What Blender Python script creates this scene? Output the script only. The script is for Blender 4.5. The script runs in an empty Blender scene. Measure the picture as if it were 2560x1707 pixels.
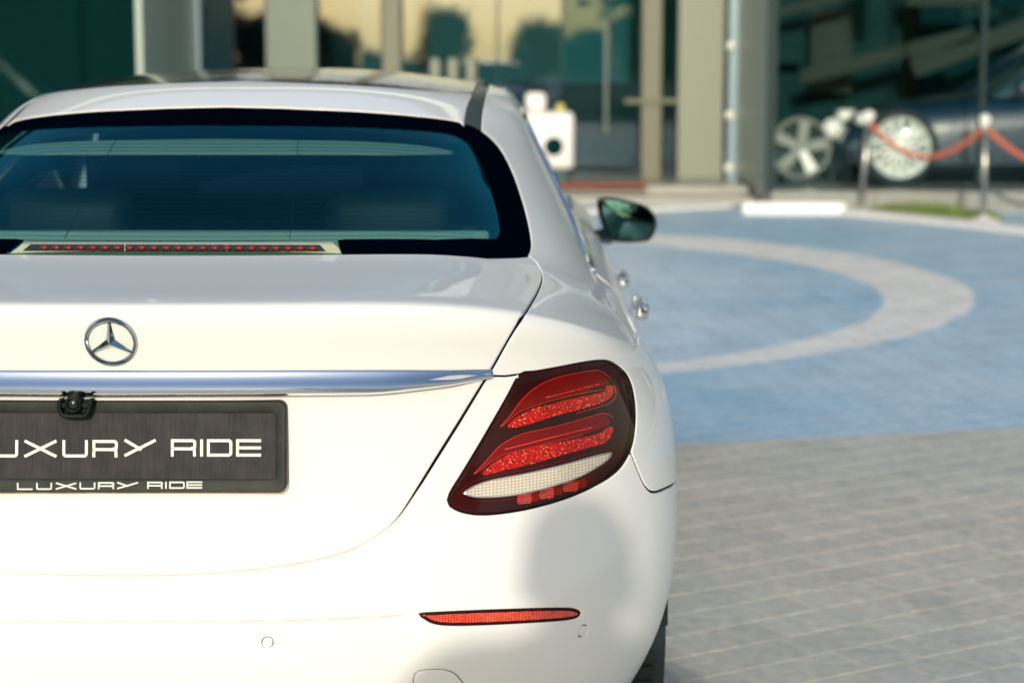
import bpy, bmesh, math, random
import numpy as np
from mathutils import Vector, Matrix
from mathutils.geometry import delaunay_2d_cdt
random.seed(7); rng=np.random.default_rng(7)
SC=bpy.context.scene; COL=SC.collection
R=math.radians
# ------------------------------------------------------------------ camera, sky, sun
F=4920.0; CAM=np.array([0.65,-3.0,1.45])
PITCH=math.atan(703.5/F); YAW=math.atan(30/(F/math.cos(PITCH)))
cd=bpy.data.cameras.new('camera'); cam=bpy.data.objects.new('camera',cd); COL.objects.link(cam)
cd.sensor_width=36; cd.lens=F*36/2560; cd.clip_start=.05; cd.clip_end=3000
cam.location=CAM; cam.rotation_euler=(math.pi/2-PITCH,0,YAW)
cd.dof.use_dof=True; cd.dof.focus_distance=3.32; cd.dof.aperture_fstop=3.5
SC.camera=cam
SUN_EL=R(17.8); SUN_AZ=R(1.2)     # azimuth: how far left of straight behind the camera
wd=bpy.data.worlds.new('World'); SC.world=wd; wd.use_nodes=True
nt=wd.node_tree; bg=nt.nodes['Background']; sk=nt.nodes.new('ShaderNodeTexSky')
sk.sky_type='NISHITA'; sk.sun_disc=False; sk.sun_elevation=SUN_EL; sk.sun_rotation=R(180)+SUN_AZ
sk.air_density=1.3; sk.dust_density=1.8; sk.ozone_density=1.3
nt.links.new(sk.outputs[0],bg.inputs[0]); bg.inputs[1].default_value=.15
sl=bpy.data.lights.new('sun','SUN'); sl.energy=2.0; sl.angle=R(.9); sl.color=(1,.915,.78)
so=bpy.data.objects.new('sun',sl); COL.objects.link(so)
sdir=Vector((-math.sin(SUN_AZ)*math.cos(SUN_EL),-math.cos(SUN_AZ)*math.cos(SUN_EL),math.sin(SUN_EL)))
so.rotation_euler=sdir.to_track_quat('Z','Y').to_euler(); so.location=(-5,-20,12)
SC.view_settings.view_transform='Standard'; SC.view_settings.look='None'
SC.view_settings.exposure=0.43; SC.view_settings.gamma=1
SC.cycles.max_bounces=10; SC.cycles.transparent_max_bounces=16; SC.cycles.caustics_reflective=False; SC.cycles.caustics_refractive=False
SC.cycles.sample_clamp_indirect=6
# ------------------------------------------------------------------ pixel <-> place
fw=np.array([-math.sin(YAW)*math.cos(PITCH),math.cos(YAW)*math.cos(PITCH),-math.sin(PITCH)])
rt=np.array([math.cos(YAW),math.sin(YAW),0]); upv=np.cross(rt,fw)
def proj(P):
    d=np.asarray(P,float)-CAM; z=d@fw
    return np.stack([1280+F*(d@rt)/z, 853.5-F*(d@upv)/z],-1)
def ray(px,py): return fw+rt*(px-1280)/F+upv*(853.5-py)/F
def atY(px,py,Y):
    d=ray(px,py); return CAM+d*(Y-CAM[1])/d[1]
def atZ(px,py,Z=0.):
    d=ray(px,py); return CAM+d*(Z-CAM[2])/d[2]
# ------------------------------------------------------------------ object helpers
def tag(o,label=None,cat=None,group=None,kind=None):
    for k,v in (('label',label),('category',cat),('group',group),('kind',kind)):
        if v: o[k]=v
    return o
def empty(name,loc=(0,0,0),rz=0,**kw):
    o=bpy.data.objects.new(name,None); COL.objects.link(o); o.location=loc; o.rotation_euler=(0,0,rz)
    o.empty_display_size=.1
    return tag(o,**kw)
def mobj(name,verts,faces,mat,parent=None,smooth=False,**kw):
    me=bpy.data.meshes.new(name); me.from_pydata([tuple(map(float,v)) for v in verts],[],[tuple(map(int,f)) for f in faces]); 
    if mat: me.materials.append(mat)
    if smooth: me.polygons.foreach_set('use_smooth',[True]*len(me.polygons))
    me.update()
    o=bpy.data.objects.new(name,me); COL.objects.link(o)
    if parent: o.parent=parent
    return tag(o,**kw)
def share(name,me,parent=None,**kw):
    o=bpy.data.objects.new(name,me); COL.objects.link(o)
    if parent: o.parent=parent
    return tag(o,**kw)
class MB:
    def __init__(s): s.v=[]; s.f=[]
    def add(s,v,f):
        n=len(s.v); s.v+=[tuple(map(float,p)) for p in v]; s.f+=[tuple(int(i)+n for i in q) for q in f]; return s
    def box(s,c,d,rz=0,M=None):
        x,y,z=[a/2 for a in d]; P=[(-x,-y,-z),(x,-y,-z),(x,y,-z),(-x,y,-z),(-x,-y,z),(x,-y,z),(x,y,z),(-x,y,z)]
        if M is None: M=Matrix.Rotation(rz,3,'Z')
        P=[Vector(c)+M@Vector(p) for p in P]
        return s.add(P,[(3,2,1,0),(4,5,6,7),(0,1,5,4),(1,2,6,5),(2,3,7,6),(3,0,4,7)])
    def bbox(s,c,d,b=.01,rz=0):   # box with chamfered edges
        x,y,z=[a/2 for a in d]; b=min(b,x*.9,y*.9,z*.9)
        bm=bmesh.new(); bmesh.ops.create_cube(bm,size=1); bmesh.ops.scale(bm,vec=d,verts=bm.verts)
        bmesh.ops.bevel(bm,geom=bm.edges[:],offset=b,segments=2,profile=.5,affect='EDGES')
        bmesh.ops.rotate(bm,matrix=Matrix.Rotation(rz,3,'Z'),verts=bm.verts); bmesh.ops.translate(bm,vec=c,verts=bm.verts)
        bm.verts.index_update(); s.add([v.co for v in bm.verts],[[v.index for v in f.verts] for f in bm.faces]); bm.free(); return s
    def tube(s,pts,r,seg=10,cap=True,closed=False):
        pts=[Vector(p) for p in pts]; n=len(pts); rr=r if hasattr(r,'__len__') else [r]*n
        V=[]; Fc=[]; prev=None
        for i,p in enumerate(pts):
            a=pts[(i-1)%n] if closed else pts[max(i-1,0)]; b=pts[(i+1)%n] if closed else pts[min(i+1,n-1)]
            t=(b-a).normalized()
            if prev is None:
                u=t.orthogonal().normalized()
            else:
                u=(prev-t*prev.dot(t)).normalized()
            prev=u; w=t.cross(u)
            for k in range(seg):
                an=2*math.pi*k/seg; V.append(p+(u*math.cos(an)+w*math.sin(an))*rr[i])
        m=n if closed else n-1
        for i in range(m):
            j=(i+1)%n
            for k in range(seg):
                k2=(k+1)%seg; Fc.append((i*seg+k,i*seg+k2,j*seg+k2,j*seg+k))
        if cap and not closed:
            Fc.append(tuple(range(seg-1,-1,-1))); Fc.append(tuple((n-1)*seg+k for k in range(seg)))
        return s.add(V,Fc)
    def lathe(s,prof,seg=32,M=None,cap=True):  # prof: (radius, height) about local Z
        V=[];Fc=[];n=len(prof)
        for r,h in prof:
            for k in range(seg):
                a=2*math.pi*k/seg; V.append(Vector((r*math.cos(a),r*math.sin(a),h)))
        for i in range(n-1):
            for k in range(seg):
                k2=(k+1)%seg; Fc.append((i*seg+k,i*seg+k2,(i+1)*seg+k2,(i+1)*seg+k))
        if cap: Fc.append(tuple(range(seg-1,-1,-1))); Fc.append(tuple((n-1)*seg+k for k in range(seg)))
        if M is not None: V=[M@v for v in V]
        return s.add(V,Fc)
    def prism(s,poly,y0,y1):     # poly in X,Z extruded along Y
        n=len(poly); V=[(p[0],y0,p[1]) for p in poly]+[(p[0],y1,p[1]) for p in poly]
        Fc=[tuple(range(n)),tuple(range(2*n-1,n-1,-1))]+[(i,(i+1)%n+0,(i+1)%n+n,i+n)[::-1] for i in range(n)]
        return s.add(V,Fc)
    def obj(s,name,mat,parent=None,smooth=False,**kw): return mobj(name,s.v,s.f,mat,parent,smooth,**kw)
def smooth_by_angle(o,ang=35):
    me=o.data; me.polygons.foreach_set('use_smooth',[True]*len(me.polygons))
    bm=bmesh.new(); bm.from_mesh(me); c=R(ang)
    for e in bm.edges:
        if len(e.link_faces)==2 and e.calc_face_angle(0)>c: e.smooth=False
    bm.to_mesh(me); bm.free(); return o
def recalc(o):
    bm=bmesh.new(); bm.from_mesh(o.data); bmesh.ops.recalc_face_normals(bm,faces=bm.faces); bm.to_mesh(o.data); bm.free(); return o
def cr(pts,step,closed=False):   # Catmull-Rom, resampled evenly
    P=np.array(pts,float); n=len(P); out=[]
    rngi=range(n if closed else n-1)
    for i in rngi:
        p1,p2=P[i],P[(i+1)%n]
        p0=P[i-1] if (closed or i>0) else 2*p1-p2
        p3=P[(i+2)%n] if (closed or i+2<n) else 2*p2-p1
        k=max(2,int(np.linalg.norm(p2-p1)/step)+1)
        for t in np.linspace(0,1,k,endpoint=False):
            out.append(.5*((2*p1)+(-p0+p2)*t+(2*p0-5*p1+4*p2-p3)*t*t+(-p0+3*p1-3*p2+p3)*t**3))
    if not closed: out.append(P[-1])
    return np.array(out)
# ------------------------------------------------------------------ materials
def mat(name,col=(.5,.5,.5),rough=.5,metal=0,coat=0,coatr=.03,spec=.5,noise=None,bump=None,emit=None):
    m=bpy.data.materials.new(name); m.use_nodes=True; t=m.node_tree; b=t.nodes['Principled BSDF']
    b.inputs['Base Color'].default_value=(*col,1); b.inputs['Roughness'].default_value=rough; b.inputs['Metallic'].default_value=metal
    b.inputs['Coat Weight'].default_value=coat; b.inputs['Coat Roughness'].default_value=coatr; b.inputs['Specular IOR Level'].default_value=spec
    if noise or bump:
        tc=t.nodes.new('ShaderNodeTexCoord')
    if noise:   # (scale, amount, second colour)
        nz=t.nodes.new('ShaderNodeTexNoise'); nz.inputs['Scale'].default_value=noise[0]; nz.inputs['Detail'].default_value=8
        nz.inputs['Roughness'].default_value=.65
        t.links.new(tc.outputs['Object'],nz.inputs['Vector'])
        rp=t.nodes.new('ShaderNodeMapRange'); rp.inputs[1].default_value=.3; rp.inputs[2].default_value=.7; rp.inputs[4].default_value=noise[1]
        t.links.new(nz.outputs['Fac'],rp.inputs[0])
        mx=t.nodes.new('ShaderNodeMix'); mx.data_type='RGBA'; mx.inputs[6].default_value=(*col,1); mx.inputs[7].default_value=(*noise[2],1)
        t.links.new(rp.outputs[0],mx.inputs[0]); t.links.new(mx.outputs[2],b.inputs['Base Color'])
    if bump:
        nb=t.nodes.new('ShaderNodeTexNoise'); nb.inputs['Scale'].default_value=bump[0]; nb.inputs['Detail'].default_value=6
        t.links.new(tc.outputs['Object'],nb.inputs['Vector'])
        bp=t.nodes.new('ShaderNodeBump'); bp.inputs['Strength'].default_value=bump[1]; bp.inputs['Distance'].default_value=bump[2]
        t.links.new(nb.outputs['Fac'],bp.inputs['Height']); t.links.new(bp.outputs[0],b.inputs['Normal'])
    if emit: b.inputs['Emission Color'].default_value=(*emit[:3],1); b.inputs['Emission Strength'].default_value=emit[3]
    return m
def glass_mat(name,tint,refl=1.0,rough=0.0,base=0.0,reflcol=(1,1,1)):
    m=bpy.data.materials.new(name); m.use_nodes=True; t=m.node_tree; t.nodes.clear()
    o=t.nodes.new('ShaderNodeOutputMaterial'); tr=t.nodes.new('ShaderNodeBsdfTransparent'); tr.inputs[0].default_value=(*tint,1)
    g=t.nodes.new('ShaderNodeBsdfGlossy'); g.inputs['Roughness'].default_value=rough; g.inputs[0].default_value=(*reflcol,1)
    fr=t.nodes.new('ShaderNodeFresnel'); fr.inputs[0].default_value=1.5
    ma=t.nodes.new('ShaderNodeMath'); ma.operation='MULTIPLY_ADD'; ma.inputs[1].default_value=refl; ma.inputs[2].default_value=base; ma.use_clamp=True
    t.links.new(fr.outputs[0],ma.inputs[0])
    mx=t.nodes.new('ShaderNodeMixShader'); t.links.new(ma.outputs[0],mx.inputs[0]); t.links.new(tr.outputs[0],mx.inputs[1]); t.links.new(g.outputs[0],mx.inputs[2])
    t.links.new(mx.outputs[0],o.inputs[0]); return m
M={}
M['paint']=mat('white_paint',(.80,.80,.78),.5,coat=.6,coatr=.015,spec=.15,bump=(900,.02,.0003))
M['chrome']=mat('chrome',(.80,.82,.86),.06,metal=1)
M['black_gloss']=mat('black_gloss',(.004,.008,.012),.25,coat=.5,coatr=.05)
M['frit']=mat('black_ceramic',(.0004,.0016,.005),.5,spec=.0)
M['ditch']=mat('ditch_trim',(.008,.014,.016),.3)
M['roofglass']=mat('roof_glass',(.012,.016,.014),.16,coat=.6,coatr=.10)
M['under']=mat('dark_inner_and_gap_shade',(.004,.007,.008),.9)
M['rubber']=mat('rubber',(.012,.022,.026),.75,bump=(120,.3,.002))
M['plastic']=mat('black_plastic',(.009,.014,.013),.5,spec=.2,noise=(30,.6,(.035,.042,.036)),bump=(500,.12,.0005))
M['glass']=glass_mat('tinted_glass',(.46,.68,.66),.50,0,.05,(.08,.60,.76))
M['sideglass']=glass_mat('side_glass',(.07,.13,.14),1.1,0,.03)
M['shelf']=mat('shelf_fabric',(.62,.66,.55),.9,bump=(300,.2,.002))
M['seat']=mat('seat_leather',(.004,.013,.019),.5,bump=(200,.15,.002))
M['seatlight']=mat('seat_leather_pale',(.006,.024,.026),.55)
M['headliner']=mat('headliner',(.55,.58,.48),.9)
M['housing']=mat('lamp_housing_cream',(.34,.38,.25),.5)
M['lamp_dark']=mat('lamp_bowl',(.045,.0015,.002),.4,spec=.2,noise=(14,.9,(.014,.0008,.001)))
M['badge']=mat('badge_chrome_darkened',(.30,.38,.43),.10,metal=1)  # chrome coloured darker, painting in dark reflections on the badge
M['rimdull']=mat('rim_dull',(.22,.24,.21),.45)
M['lamp_deep']=mat('lamp_red_deep',(.20,.0018,.001),.4,spec=.15)
M['lamp_guide']=mat('lamp_guide',(.55,.010,.004),.2,coat=.5)
M['lamp_lens']=glass_mat('lamp_lens',(.97,.90,.88),.30,.005,.0)
M['shoe']=mat('shoe',(.02,.02,.022),.5)
def glitter(name,scale,dark,mid,glint,glintcut=.86):
    m=bpy.data.materials.new(name); m.use_nodes=True; t=m.node_tree; b=t.nodes['Principled BSDF']
    tc=t.nodes.new('ShaderNodeTexCoord'); v=t.nodes.new('ShaderNodeTexVoronoi'); v.inputs['Scale'].default_value=scale
    t.links.new(tc.outputs['Object'],v.inputs['Vector']); s=t.nodes.new('ShaderNodeSeparateColor'); t.links.new(v.outputs['Color'],s.inputs[0])
    r=t.nodes.new('ShaderNodeValToRGB'); e=r.color_ramp.elements; e[0].position=0; e[0].color=(*dark,1); e[1].position=.25; e[1].color=(*mid,1)
    x=e.new(glintcut); x.color=(*mid,1); x=e.new(min(glintcut+.06,.99)); x.color=(*glint,1)  # random cells coloured pale, painting in sun glints on the prisms
    t.links.new(s.outputs[0],r.inputs[0]); t.links.new(r.outputs[0],b.inputs['Base Color'])
    b.inputs['Roughness'].default_value=.2; b.inputs['Specular IOR Level'].default_value=.2
    bp=t.nodes.new('ShaderNodeBump'); bp.inputs['Strength'].default_value=.7; bp.inputs['Distance'].default_value=.002
    t.links.new(s.outputs[1],bp.inputs['Height']); t.links.new(bp.outputs[0],b.inputs['Normal']); return m
M['glitter']=glitter('red_prisms_painted_glints',430,(.02,.0004,.0004),(.60,.0045,.0025),(1,.26,.15),.88)
def prism_grid(name,sx,sz,c0,c1,c2):   # small pillow optics in a grid
    m=bpy.data.materials.new(name); m.use_nodes=True; t=m.node_tree; b=t.nodes['Principled BSDF']
    tc=t.nodes.new('ShaderNodeTexCoord'); br=t.nodes.new('ShaderNodeTexBrick')
    sp=t.nodes.new('ShaderNodeSeparateXYZ'); cb=t.nodes.new('ShaderNodeCombineXYZ')
    t.links.new(tc.outputs['Object'],sp.inputs[0]); t.links.new(sp.outputs[0],cb.inputs[0]); t.links.new(sp.outputs[2],cb.inputs[1])
    t.links.new(cb.outputs[0],br.inputs['Vector']); br.inputs['Scale'].default_value=1
    br.inputs['Brick Width'].default_value=sx; br.inputs['Row Height'].default_value=sz; br.inputs['Mortar Size'].default_value=min(sx,sz)*.14
    br.inputs['Color1'].default_value=(*c0,1); br.inputs['Color2'].default_value=(*c1,1); br.inputs['Mortar'].default_value=(*c2,1); br.inputs['Mortar Smooth'].default_value=.3
    br.offset=0; t.links.new(br.outputs[0],b.inputs['Base Color']); b.inputs['Roughness'].default_value=.25; b.inputs['Coat Weight'].default_value=.7
    bp=t.nodes.new('ShaderNodeBump'); bp.inputs['Strength'].default_value=.5; bp.inputs['Distance'].default_value=.001; bp.invert=True
    t.links.new(br.outputs['Fac'],bp.inputs['Height']); t.links.new(bp.outputs[0],b.inputs['Normal']); return m
M['reverse']=prism_grid('reverse_optics',.0060,.0048,(.90,.91,.80),(.80,.83,.72),(.46,.50,.42))
M['redgrid']=prism_grid('red_optics',.0042,.0042,(.80,.02,.01),(.62,.014,.007),(.12,.004,.003))
M['reflector']=prism_grid('reflector_prisms',.0046,.0030,(1.0,.13,.07),(.85,.07,.035),(.25,.008,.005))
# plate film: dark wood-grained vinyl
def plate_mat():
    m=mat('plate_film',(.07,.06,.055),.35,spec=.22); t=m.node_tree; b=t.nodes['Principled BSDF']
    tc=t.nodes.new('ShaderNodeTexCoord'); mp=t.nodes.new('ShaderNodeMapping'); mp.inputs['Scale'].default_value=(160,40,9)
    t.links.new(tc.outputs['Object'],mp.inputs[0]); nz=t.nodes.new('ShaderNodeTexNoise'); nz.inputs['Scale'].default_value=2; nz.inputs['Detail'].default_value=9; nz.inputs['Distortion'].default_value=.6
    t.links.new(mp.outputs[0],nz.inputs[0]); r=t.nodes.new('ShaderNodeValToRGB'); e=r.color_ramp.elements
    e[0].position=.35; e[0].color=(.014,.016,.018,1); e[1].position=.75; e[1].color=(.030,.0285,.028,1)
    t.links.new(nz.outputs[0],r.inputs[0]); t.links.new(r.outputs[0],b.inputs['Base Color'])
    n2=t.nodes.new('ShaderNodeTexNoise'); n2.inputs['Scale'].default_value=28; n2.inputs['Detail'].default_value=5; t.links.new(tc.outputs['Object'],n2.inputs[0])
    mr=t.nodes.new('ShaderNodeMapRange'); mr.inputs[3].default_value=.4; mr.inputs[4].default_value=.75; t.links.new(n2.outputs[0],mr.inputs[0]); t.links.new(mr.outputs[0],b.inputs['Roughness'])
    bp=t.nodes.new('ShaderNodeBump'); bp.inputs['Strength'].default_value=.35; bp.inputs['Distance'].default_value=.002; t.links.new(n2.outputs[0],bp.inputs['Height']); t.links.new(bp.outputs[0],b.inputs['Normal'])
    return m
M['plate']=plate_mat()
M['letters']=mat('letters_cream',(.80,.80,.72),.5)
M['steel']=mat('brushed_steel',(.42,.42,.38),.3,metal=.9)
M['rope']=mat('red_rope',(.50,.13,.08),.8,bump=(90,.5,.01))
M['granite']=mat('granite',(.22,.24,.22),.35,noise=(8,.7,(.33,.34,.31)))
M['step']=mat('step_stone',(.34,.34,.31),.35,noise=(5,.7,(.42,.41,.36)))
M['kerb']=mat('kerb_pale',(.74,.73,.70),.8,noise=(9,.5,(.62,.62,.60)))
M['frame']=mat('frame_dark',(.02,.04,.04),.6,spec=.2)
M['camplastic']=mat('camera_plastic',(.004,.007,.007),.5,spec=.2)
M['kerbwhite']=mat('kerb_white',(.80,.80,.79),.6)
M['alu']=mat('aluminium_blue',(.24,.35,.41),.3,metal=.3)
M['alugrey']=mat('aluminium_grey',(.34,.42,.38),.35,metal=.2)
M['postpale']=mat('post_pale',(.23,.26,.205),.5)
M['postgreen']=mat('post_greygreen',(.11,.16,.13),.4)
M['postolive']=mat('post_olive',(.15,.16,.11),.5)
M['dark']=mat('interior_dark',(.025,.085,.092),.6)
M['teal']=mat('interior_teal',(.001,.022,.025),.8,spec=.05)
M['wallpanel']=mat('interior_panel',(.010,.038,.038),.8,spec=.05,noise=(2,.8,(.003,.024,.026)))
M['slat']=mat('interior_olive',(.026,.042,.036),.7,spec=.1)
M['facade']=glass_mat('facade_glass',(.70,.87,.89),.3,.004,.090,(.50,.58,.86))
M['facade_dark']=glass_mat('bay_glass',(.95,.985,.985),.22,.004,.0,(.5,.85,.9))
M['leaf']=mat('leaf',(.045,.085,.05),.6,noise=(.8,.8,(.03,.07,.05)))
M['leafb']=mat('leaf_light',(.07,.11,.05),.6)
M['bark']=mat('bark',(.12,.09,.07),.9,bump=(8,.6,.05))
M['grass']=mat('grass',(.17,.24,.05),.7)
M['bluecar']=mat('dark_blue_paint',(.006,.028,.05),.3,coat=1)
M['blackcar']=mat('black_teal_paint',(.006,.02,.026),.3,coat=1)
M['rim']=mat('bright_rim',(.78,.80,.74),.3,metal=.35)
M['rimgrey']=mat('grey_rim',(.50,.54,.49),.35,metal=.4)
M['lampwhite']=mat('lamp_white',(.85,.85,.80),.3,coat=1)
M['skin']=mat('skin',(.33,.19,.13),.55)
M['shirt']=mat('shirt',(.05,.07,.10),.8); M['jeans']=mat('trousers',(.03,.035,.05),.85); M['hair']=mat('hair',(.01,.008,.007),.6)
M['mat']=mat('door_mat',(.35,.10,.07),.9); M['yellow']=mat('yellow_plastic',(.55,.50,.12),.5)
M['led']=mat('brake_led_red',(.13,.006,.008),.4,coat=.2)
M['mirror']=mat('mirror_glass',(.030,.085,.09),.02,metal=1)
M['facade_door']=glass_mat('door_glass',(.60,.86,.88),.3,.004,.02,(.6,.65,.75))
# ================================================================== THE WHITE SALOON
# centre profile and side profile of the body, from bumper foot over boot and rear window to the roof
KN=np.array([ # Yc,  Zc,   W,    L,   Zs,   n,  p
 (.16, .20, .80, .80, .20, 3.0, 4),
 (.05, .30, .885,.95, .30, 3.0, 4),
 (.010,.42, .940,1.02,.42, 3.0, 4),
 (.000,.52, .956,1.05,.52, 3.0, 4),
 (.012,.58, .958,1.05,.58, 3.0, 4),
 (.045,.645,.957,1.05,.65, 3.0, 4),
 (.075,.70, .955,1.02,.70, 3.0, 4),
 (.085,.76, .948,1.00,.755,3.0, 4),
 (.092,.85, .930,.98, .815,2.9, 4),
 (.085,.95, .902,.95, .868,2.8, 4),
 (.056,1.056,.882,.93,.902,2.75,4.5),
 (.0565,1.0645,.880,.925,.905,2.7,5),
 (.066,1.0695,.876,.92,.909,2.7,5),
 (.25, 1.0765,.855,.90,.930,2.7,5.5),
 (.60, 1.0930,.812,.80,.962,2.7,6),
 (.95, 1.228,.760,.92,1.075,2.6,5),
 (1.30,1.348,.690,.80,1.215,2.6,4),
 (1.55,1.399,.640,.62,1.315,2.5,3.2),
 (1.85,1.420,.612,.50,1.352,2.5,2.8),
 (2.40,1.428,.590,.40,1.368,2.5,2.6),
 (2.95,1.408,.575,.30,1.350,2.5,2.6)],float)
VK=np.concatenate([[0],np.cumsum(np.hypot(np.diff(KN[:,0]),np.diff(KN[:,1])))])
def pchip(x,y):
    h=np.diff(x); d=np.diff(y)/h; m=np.zeros_like(y)
    for i in range(1,len(x)-1):
        if d[i-1]*d[i]>0:
            w1=2*h[i]+h[i-1]; w2=h[i]+2*h[i-1]; m[i]=(w1+w2)/(w1/d[i-1]+w2/d[i])
    m[0]=d[0]; m[-1]=d[-1]
    def f(q):
        q=np.clip(q,x[0],x[-1]); i=np.clip(np.searchsorted(x,q)-1,0,len(x)-2); t=(q-x[i])/h[i]
        return (2*t**3-3*t*t+1)*y[i]+(t**3-2*t*t+t)*h[i]*m[i]+(-2*t**3+3*t*t)*y[i+1]+(t**3-t*t)*h[i]*m[i+1]
    return f
_vt=np.linspace(VK[0],VK[-1],5000)
def _smooth(f):    # round the profile off between its stations, hardly at all at the boot lip
    sg=.0035+.034*np.clip(np.abs(_vt-.943)/.09,0,1)**1.5; y=f(_vt); out=np.zeros_like(y); ws=0
    for k in np.linspace(-2.4,2.4,33):
        w=math.exp(-k*k/2); q=_vt+k*sg; e=f(q)+np.where(q<VK[0],(q-VK[0])*(f(VK[0]+1e-3)-f(VK[0]))/1e-3,0)+np.where(q>VK[-1],(q-VK[-1])*(f(VK[-1])-f(VK[-1]-1e-3))/1e-3,0)
        out+=w*e; ws+=w
    out/=ws; return pchip(_vt[::4],out[::4]) if False else (lambda q,o=out:_h(q,o))
_dv=_vt[1]-_vt[0]
def _h(q,o):
    q=np.clip(np.asarray(q,float),VK[0],VK[-1]); x=(q-VK[0])/_dv; i=np.clip(x.astype(int),1,len(o)-3); t=x-i
    p0,p1,p2,p3=o[i-1],o[i],o[i+1],o[i+2]
    return .5*((2*p1)+(-p0+p2)*t+(2*p0-5*p1+4*p2-p3)*t*t+(-p0+3*p1-3*p2+p3)*t**3)
PF=[_smooth(pchip(VK,KN[:,i])) for i in range(7)]
def S(ph,v):
    ph=np.asarray(ph,float); v=np.asarray(v,float)
    Yc,Zc,W,L,Zs,n,p=[f(v) for f in PF]
    a=np.abs(ph); e=np.minimum(a,math.pi/2); s=np.sin(e); c=np.maximum(np.cos(e),1e-9)
    r=(s**n+c**n)**(-1/n)
    t=r*s; X=np.sign(ph)*W*t; Y=Yc+L*(1-r*c)+L*np.maximum(a-math.pi/2,0)
    Z=Zc+(Zs-Zc)*t**p
    return np.stack([X,Y,Z],-1)
def N(ph,v,h=1e-3):
    a=S(ph+h,v)-S(ph-h,v); b=S(ph,v+h)-S(ph,v-h); n=np.cross(a,b)
    return n/np.maximum(np.linalg.norm(n,axis=-1,keepdims=True),1e-12)
KU=.95   # metres per radian in the flattened body domain
_ph=np.linspace(-1.6,3.2,560); _v=np.linspace(VK[0],VK[-1],700); _P,_V=np.meshgrid(_ph,_v)
_G=S(_P,_V); _px=proj(_G); _n=N(_P,_V); _face=((_n*(CAM-_G)).sum(-1)>0)
_px=np.where(_face[...,None],_px,1e7)
def inv(pts):
    """body coordinates (U,v) of the points of the body seen in the given directions"""
    out=[]
    for p in np.asarray(pts,float):
        d=((_px-p)**2).sum(-1); k=np.unravel_index(d.argmin(),d.shape); q=np.array([_P[k],_V[k]])
        best=(d[k],q.copy())
        for _ in range(12):
            f=proj(S(q[0],q[1]))-p; h=1e-4
            J=np.stack([(proj(S(q[0]+h,q[1]))-p-f)/h,(proj(S(q[0],q[1]+h))-p-f)/h],-1)
            try: st=np.linalg.solve(J.T@J+np.eye(2)*1e1,J.T@f)
            except Exception: break
            st=np.clip(st,-.05,.05); q=q-st; e=(f**2).sum()
            if e<best[0]: best=(e,q+st)
            if abs(st).max()<1e-6: break
        q=best[1]; out.append((q[0]*KU,q[1]))
    return np.array(out)
def pl(pts,step=.012,closed=False,px=9.):   # outline traced in view -> smooth outline on the body
    pts=np.array(pts,float); sd=inv(pts); n=len(pts); out=[];seed=[]
    dense=[];
    for i in range(n if closed else n-1):
        p1,p2=pts[i],pts[(i+1)%n]; p0=pts[i-1] if (closed or i) else 2*p1-p2; p3=pts[(i+2)%n] if (closed or i+2<n) else 2*p2-p1
        k=max(2,int(np.hypot(*(p2-p1))/px))
        for t in np.arange(k)/k:
            out.append(.5*((2*p1)+(-p0+p2)*t+(2*p0-5*p1+4*p2-p3)*t*t+(-p0+3*p1-3*p2+p3)*t**3)); seed.append(sd[i]*(1-t)+sd[(i+1)%n]*t)
    if not closed: out.append(pts[-1]); seed.append(sd[-1])
    T=np.array(out); Q=np.array(seed)/[KU,1]; best=Q.copy(); be=np.full(len(Q),1e18); h=1e-4
    for _ in range(14):
        f=proj(S(Q[:,0],Q[:,1]))-T; e=(f**2).sum(1); b=e<be; be[b]=e[b]; best[b]=Q[b]
        J=np.stack([(proj(S(Q[:,0]+h,Q[:,1]))-T-f)/h,(proj(S(Q[:,0],Q[:,1]+h))-T-f)/h],-1)
        A=np.einsum('nki,nkj->nij',J,J)+np.eye(2)*20; g=np.einsum('nki,nk->ni',J,f); st=np.linalg.solve(A,g[...,None])[...,0]; Q=Q-np.clip(st,-.03,.03)
    D=best*[KU,1]
    if closed: D=np.concatenate([D,D[:1]])
    d=np.concatenate([[0],np.cumsum(np.hypot(*np.diff(D,axis=0).T))]); m=max(4,int(d[-1]/step)); t=np.linspace(0,d[-1],m+1)
    R_=np.stack([np.interp(t,d,D[:,0]),np.interp(t,d,D[:,1])],-1)
    return R_[:-1] if closed else R_
def from_side(pts):   # (Y,Z) on the right flank -> (U,v)
    out=[]
    for Y,Z in pts:
        best=None
        ph=np.linspace(.9,4.6,500)[:,None]; v=np.linspace(VK[0],VK[16],260)[None,:]
        P=S(ph,v); d=(P[...,1]-Y)**2+(P[...,2]-Z)**2; k=np.unravel_index(d.argmin(),d.shape)
        q=np.array([ph[k[0],0],v[0,k[1]]])
        for _ in range(8):
            f=S(q[0],q[1])[1:]-np.array([Y,Z]); h=1e-4
            J=np.stack([(S(q[0]+h,q[1])[1:]-np.array([Y,Z])-f)/h,(S(q[0],q[1]+h)[1:]-np.array([Y,Z])-f)/h],-1)
            try: q=q-np.clip(np.linalg.solve(J,f),-.05,.05)
            except Exception: break
        out.append((q[0]*KU,q[1]))
    return np.array(out)
def area2(P): x,y=P[:,0],P[:,1]; return (x*np.roll(y,-1)-np.roll(x,-1)*y).sum()
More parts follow.
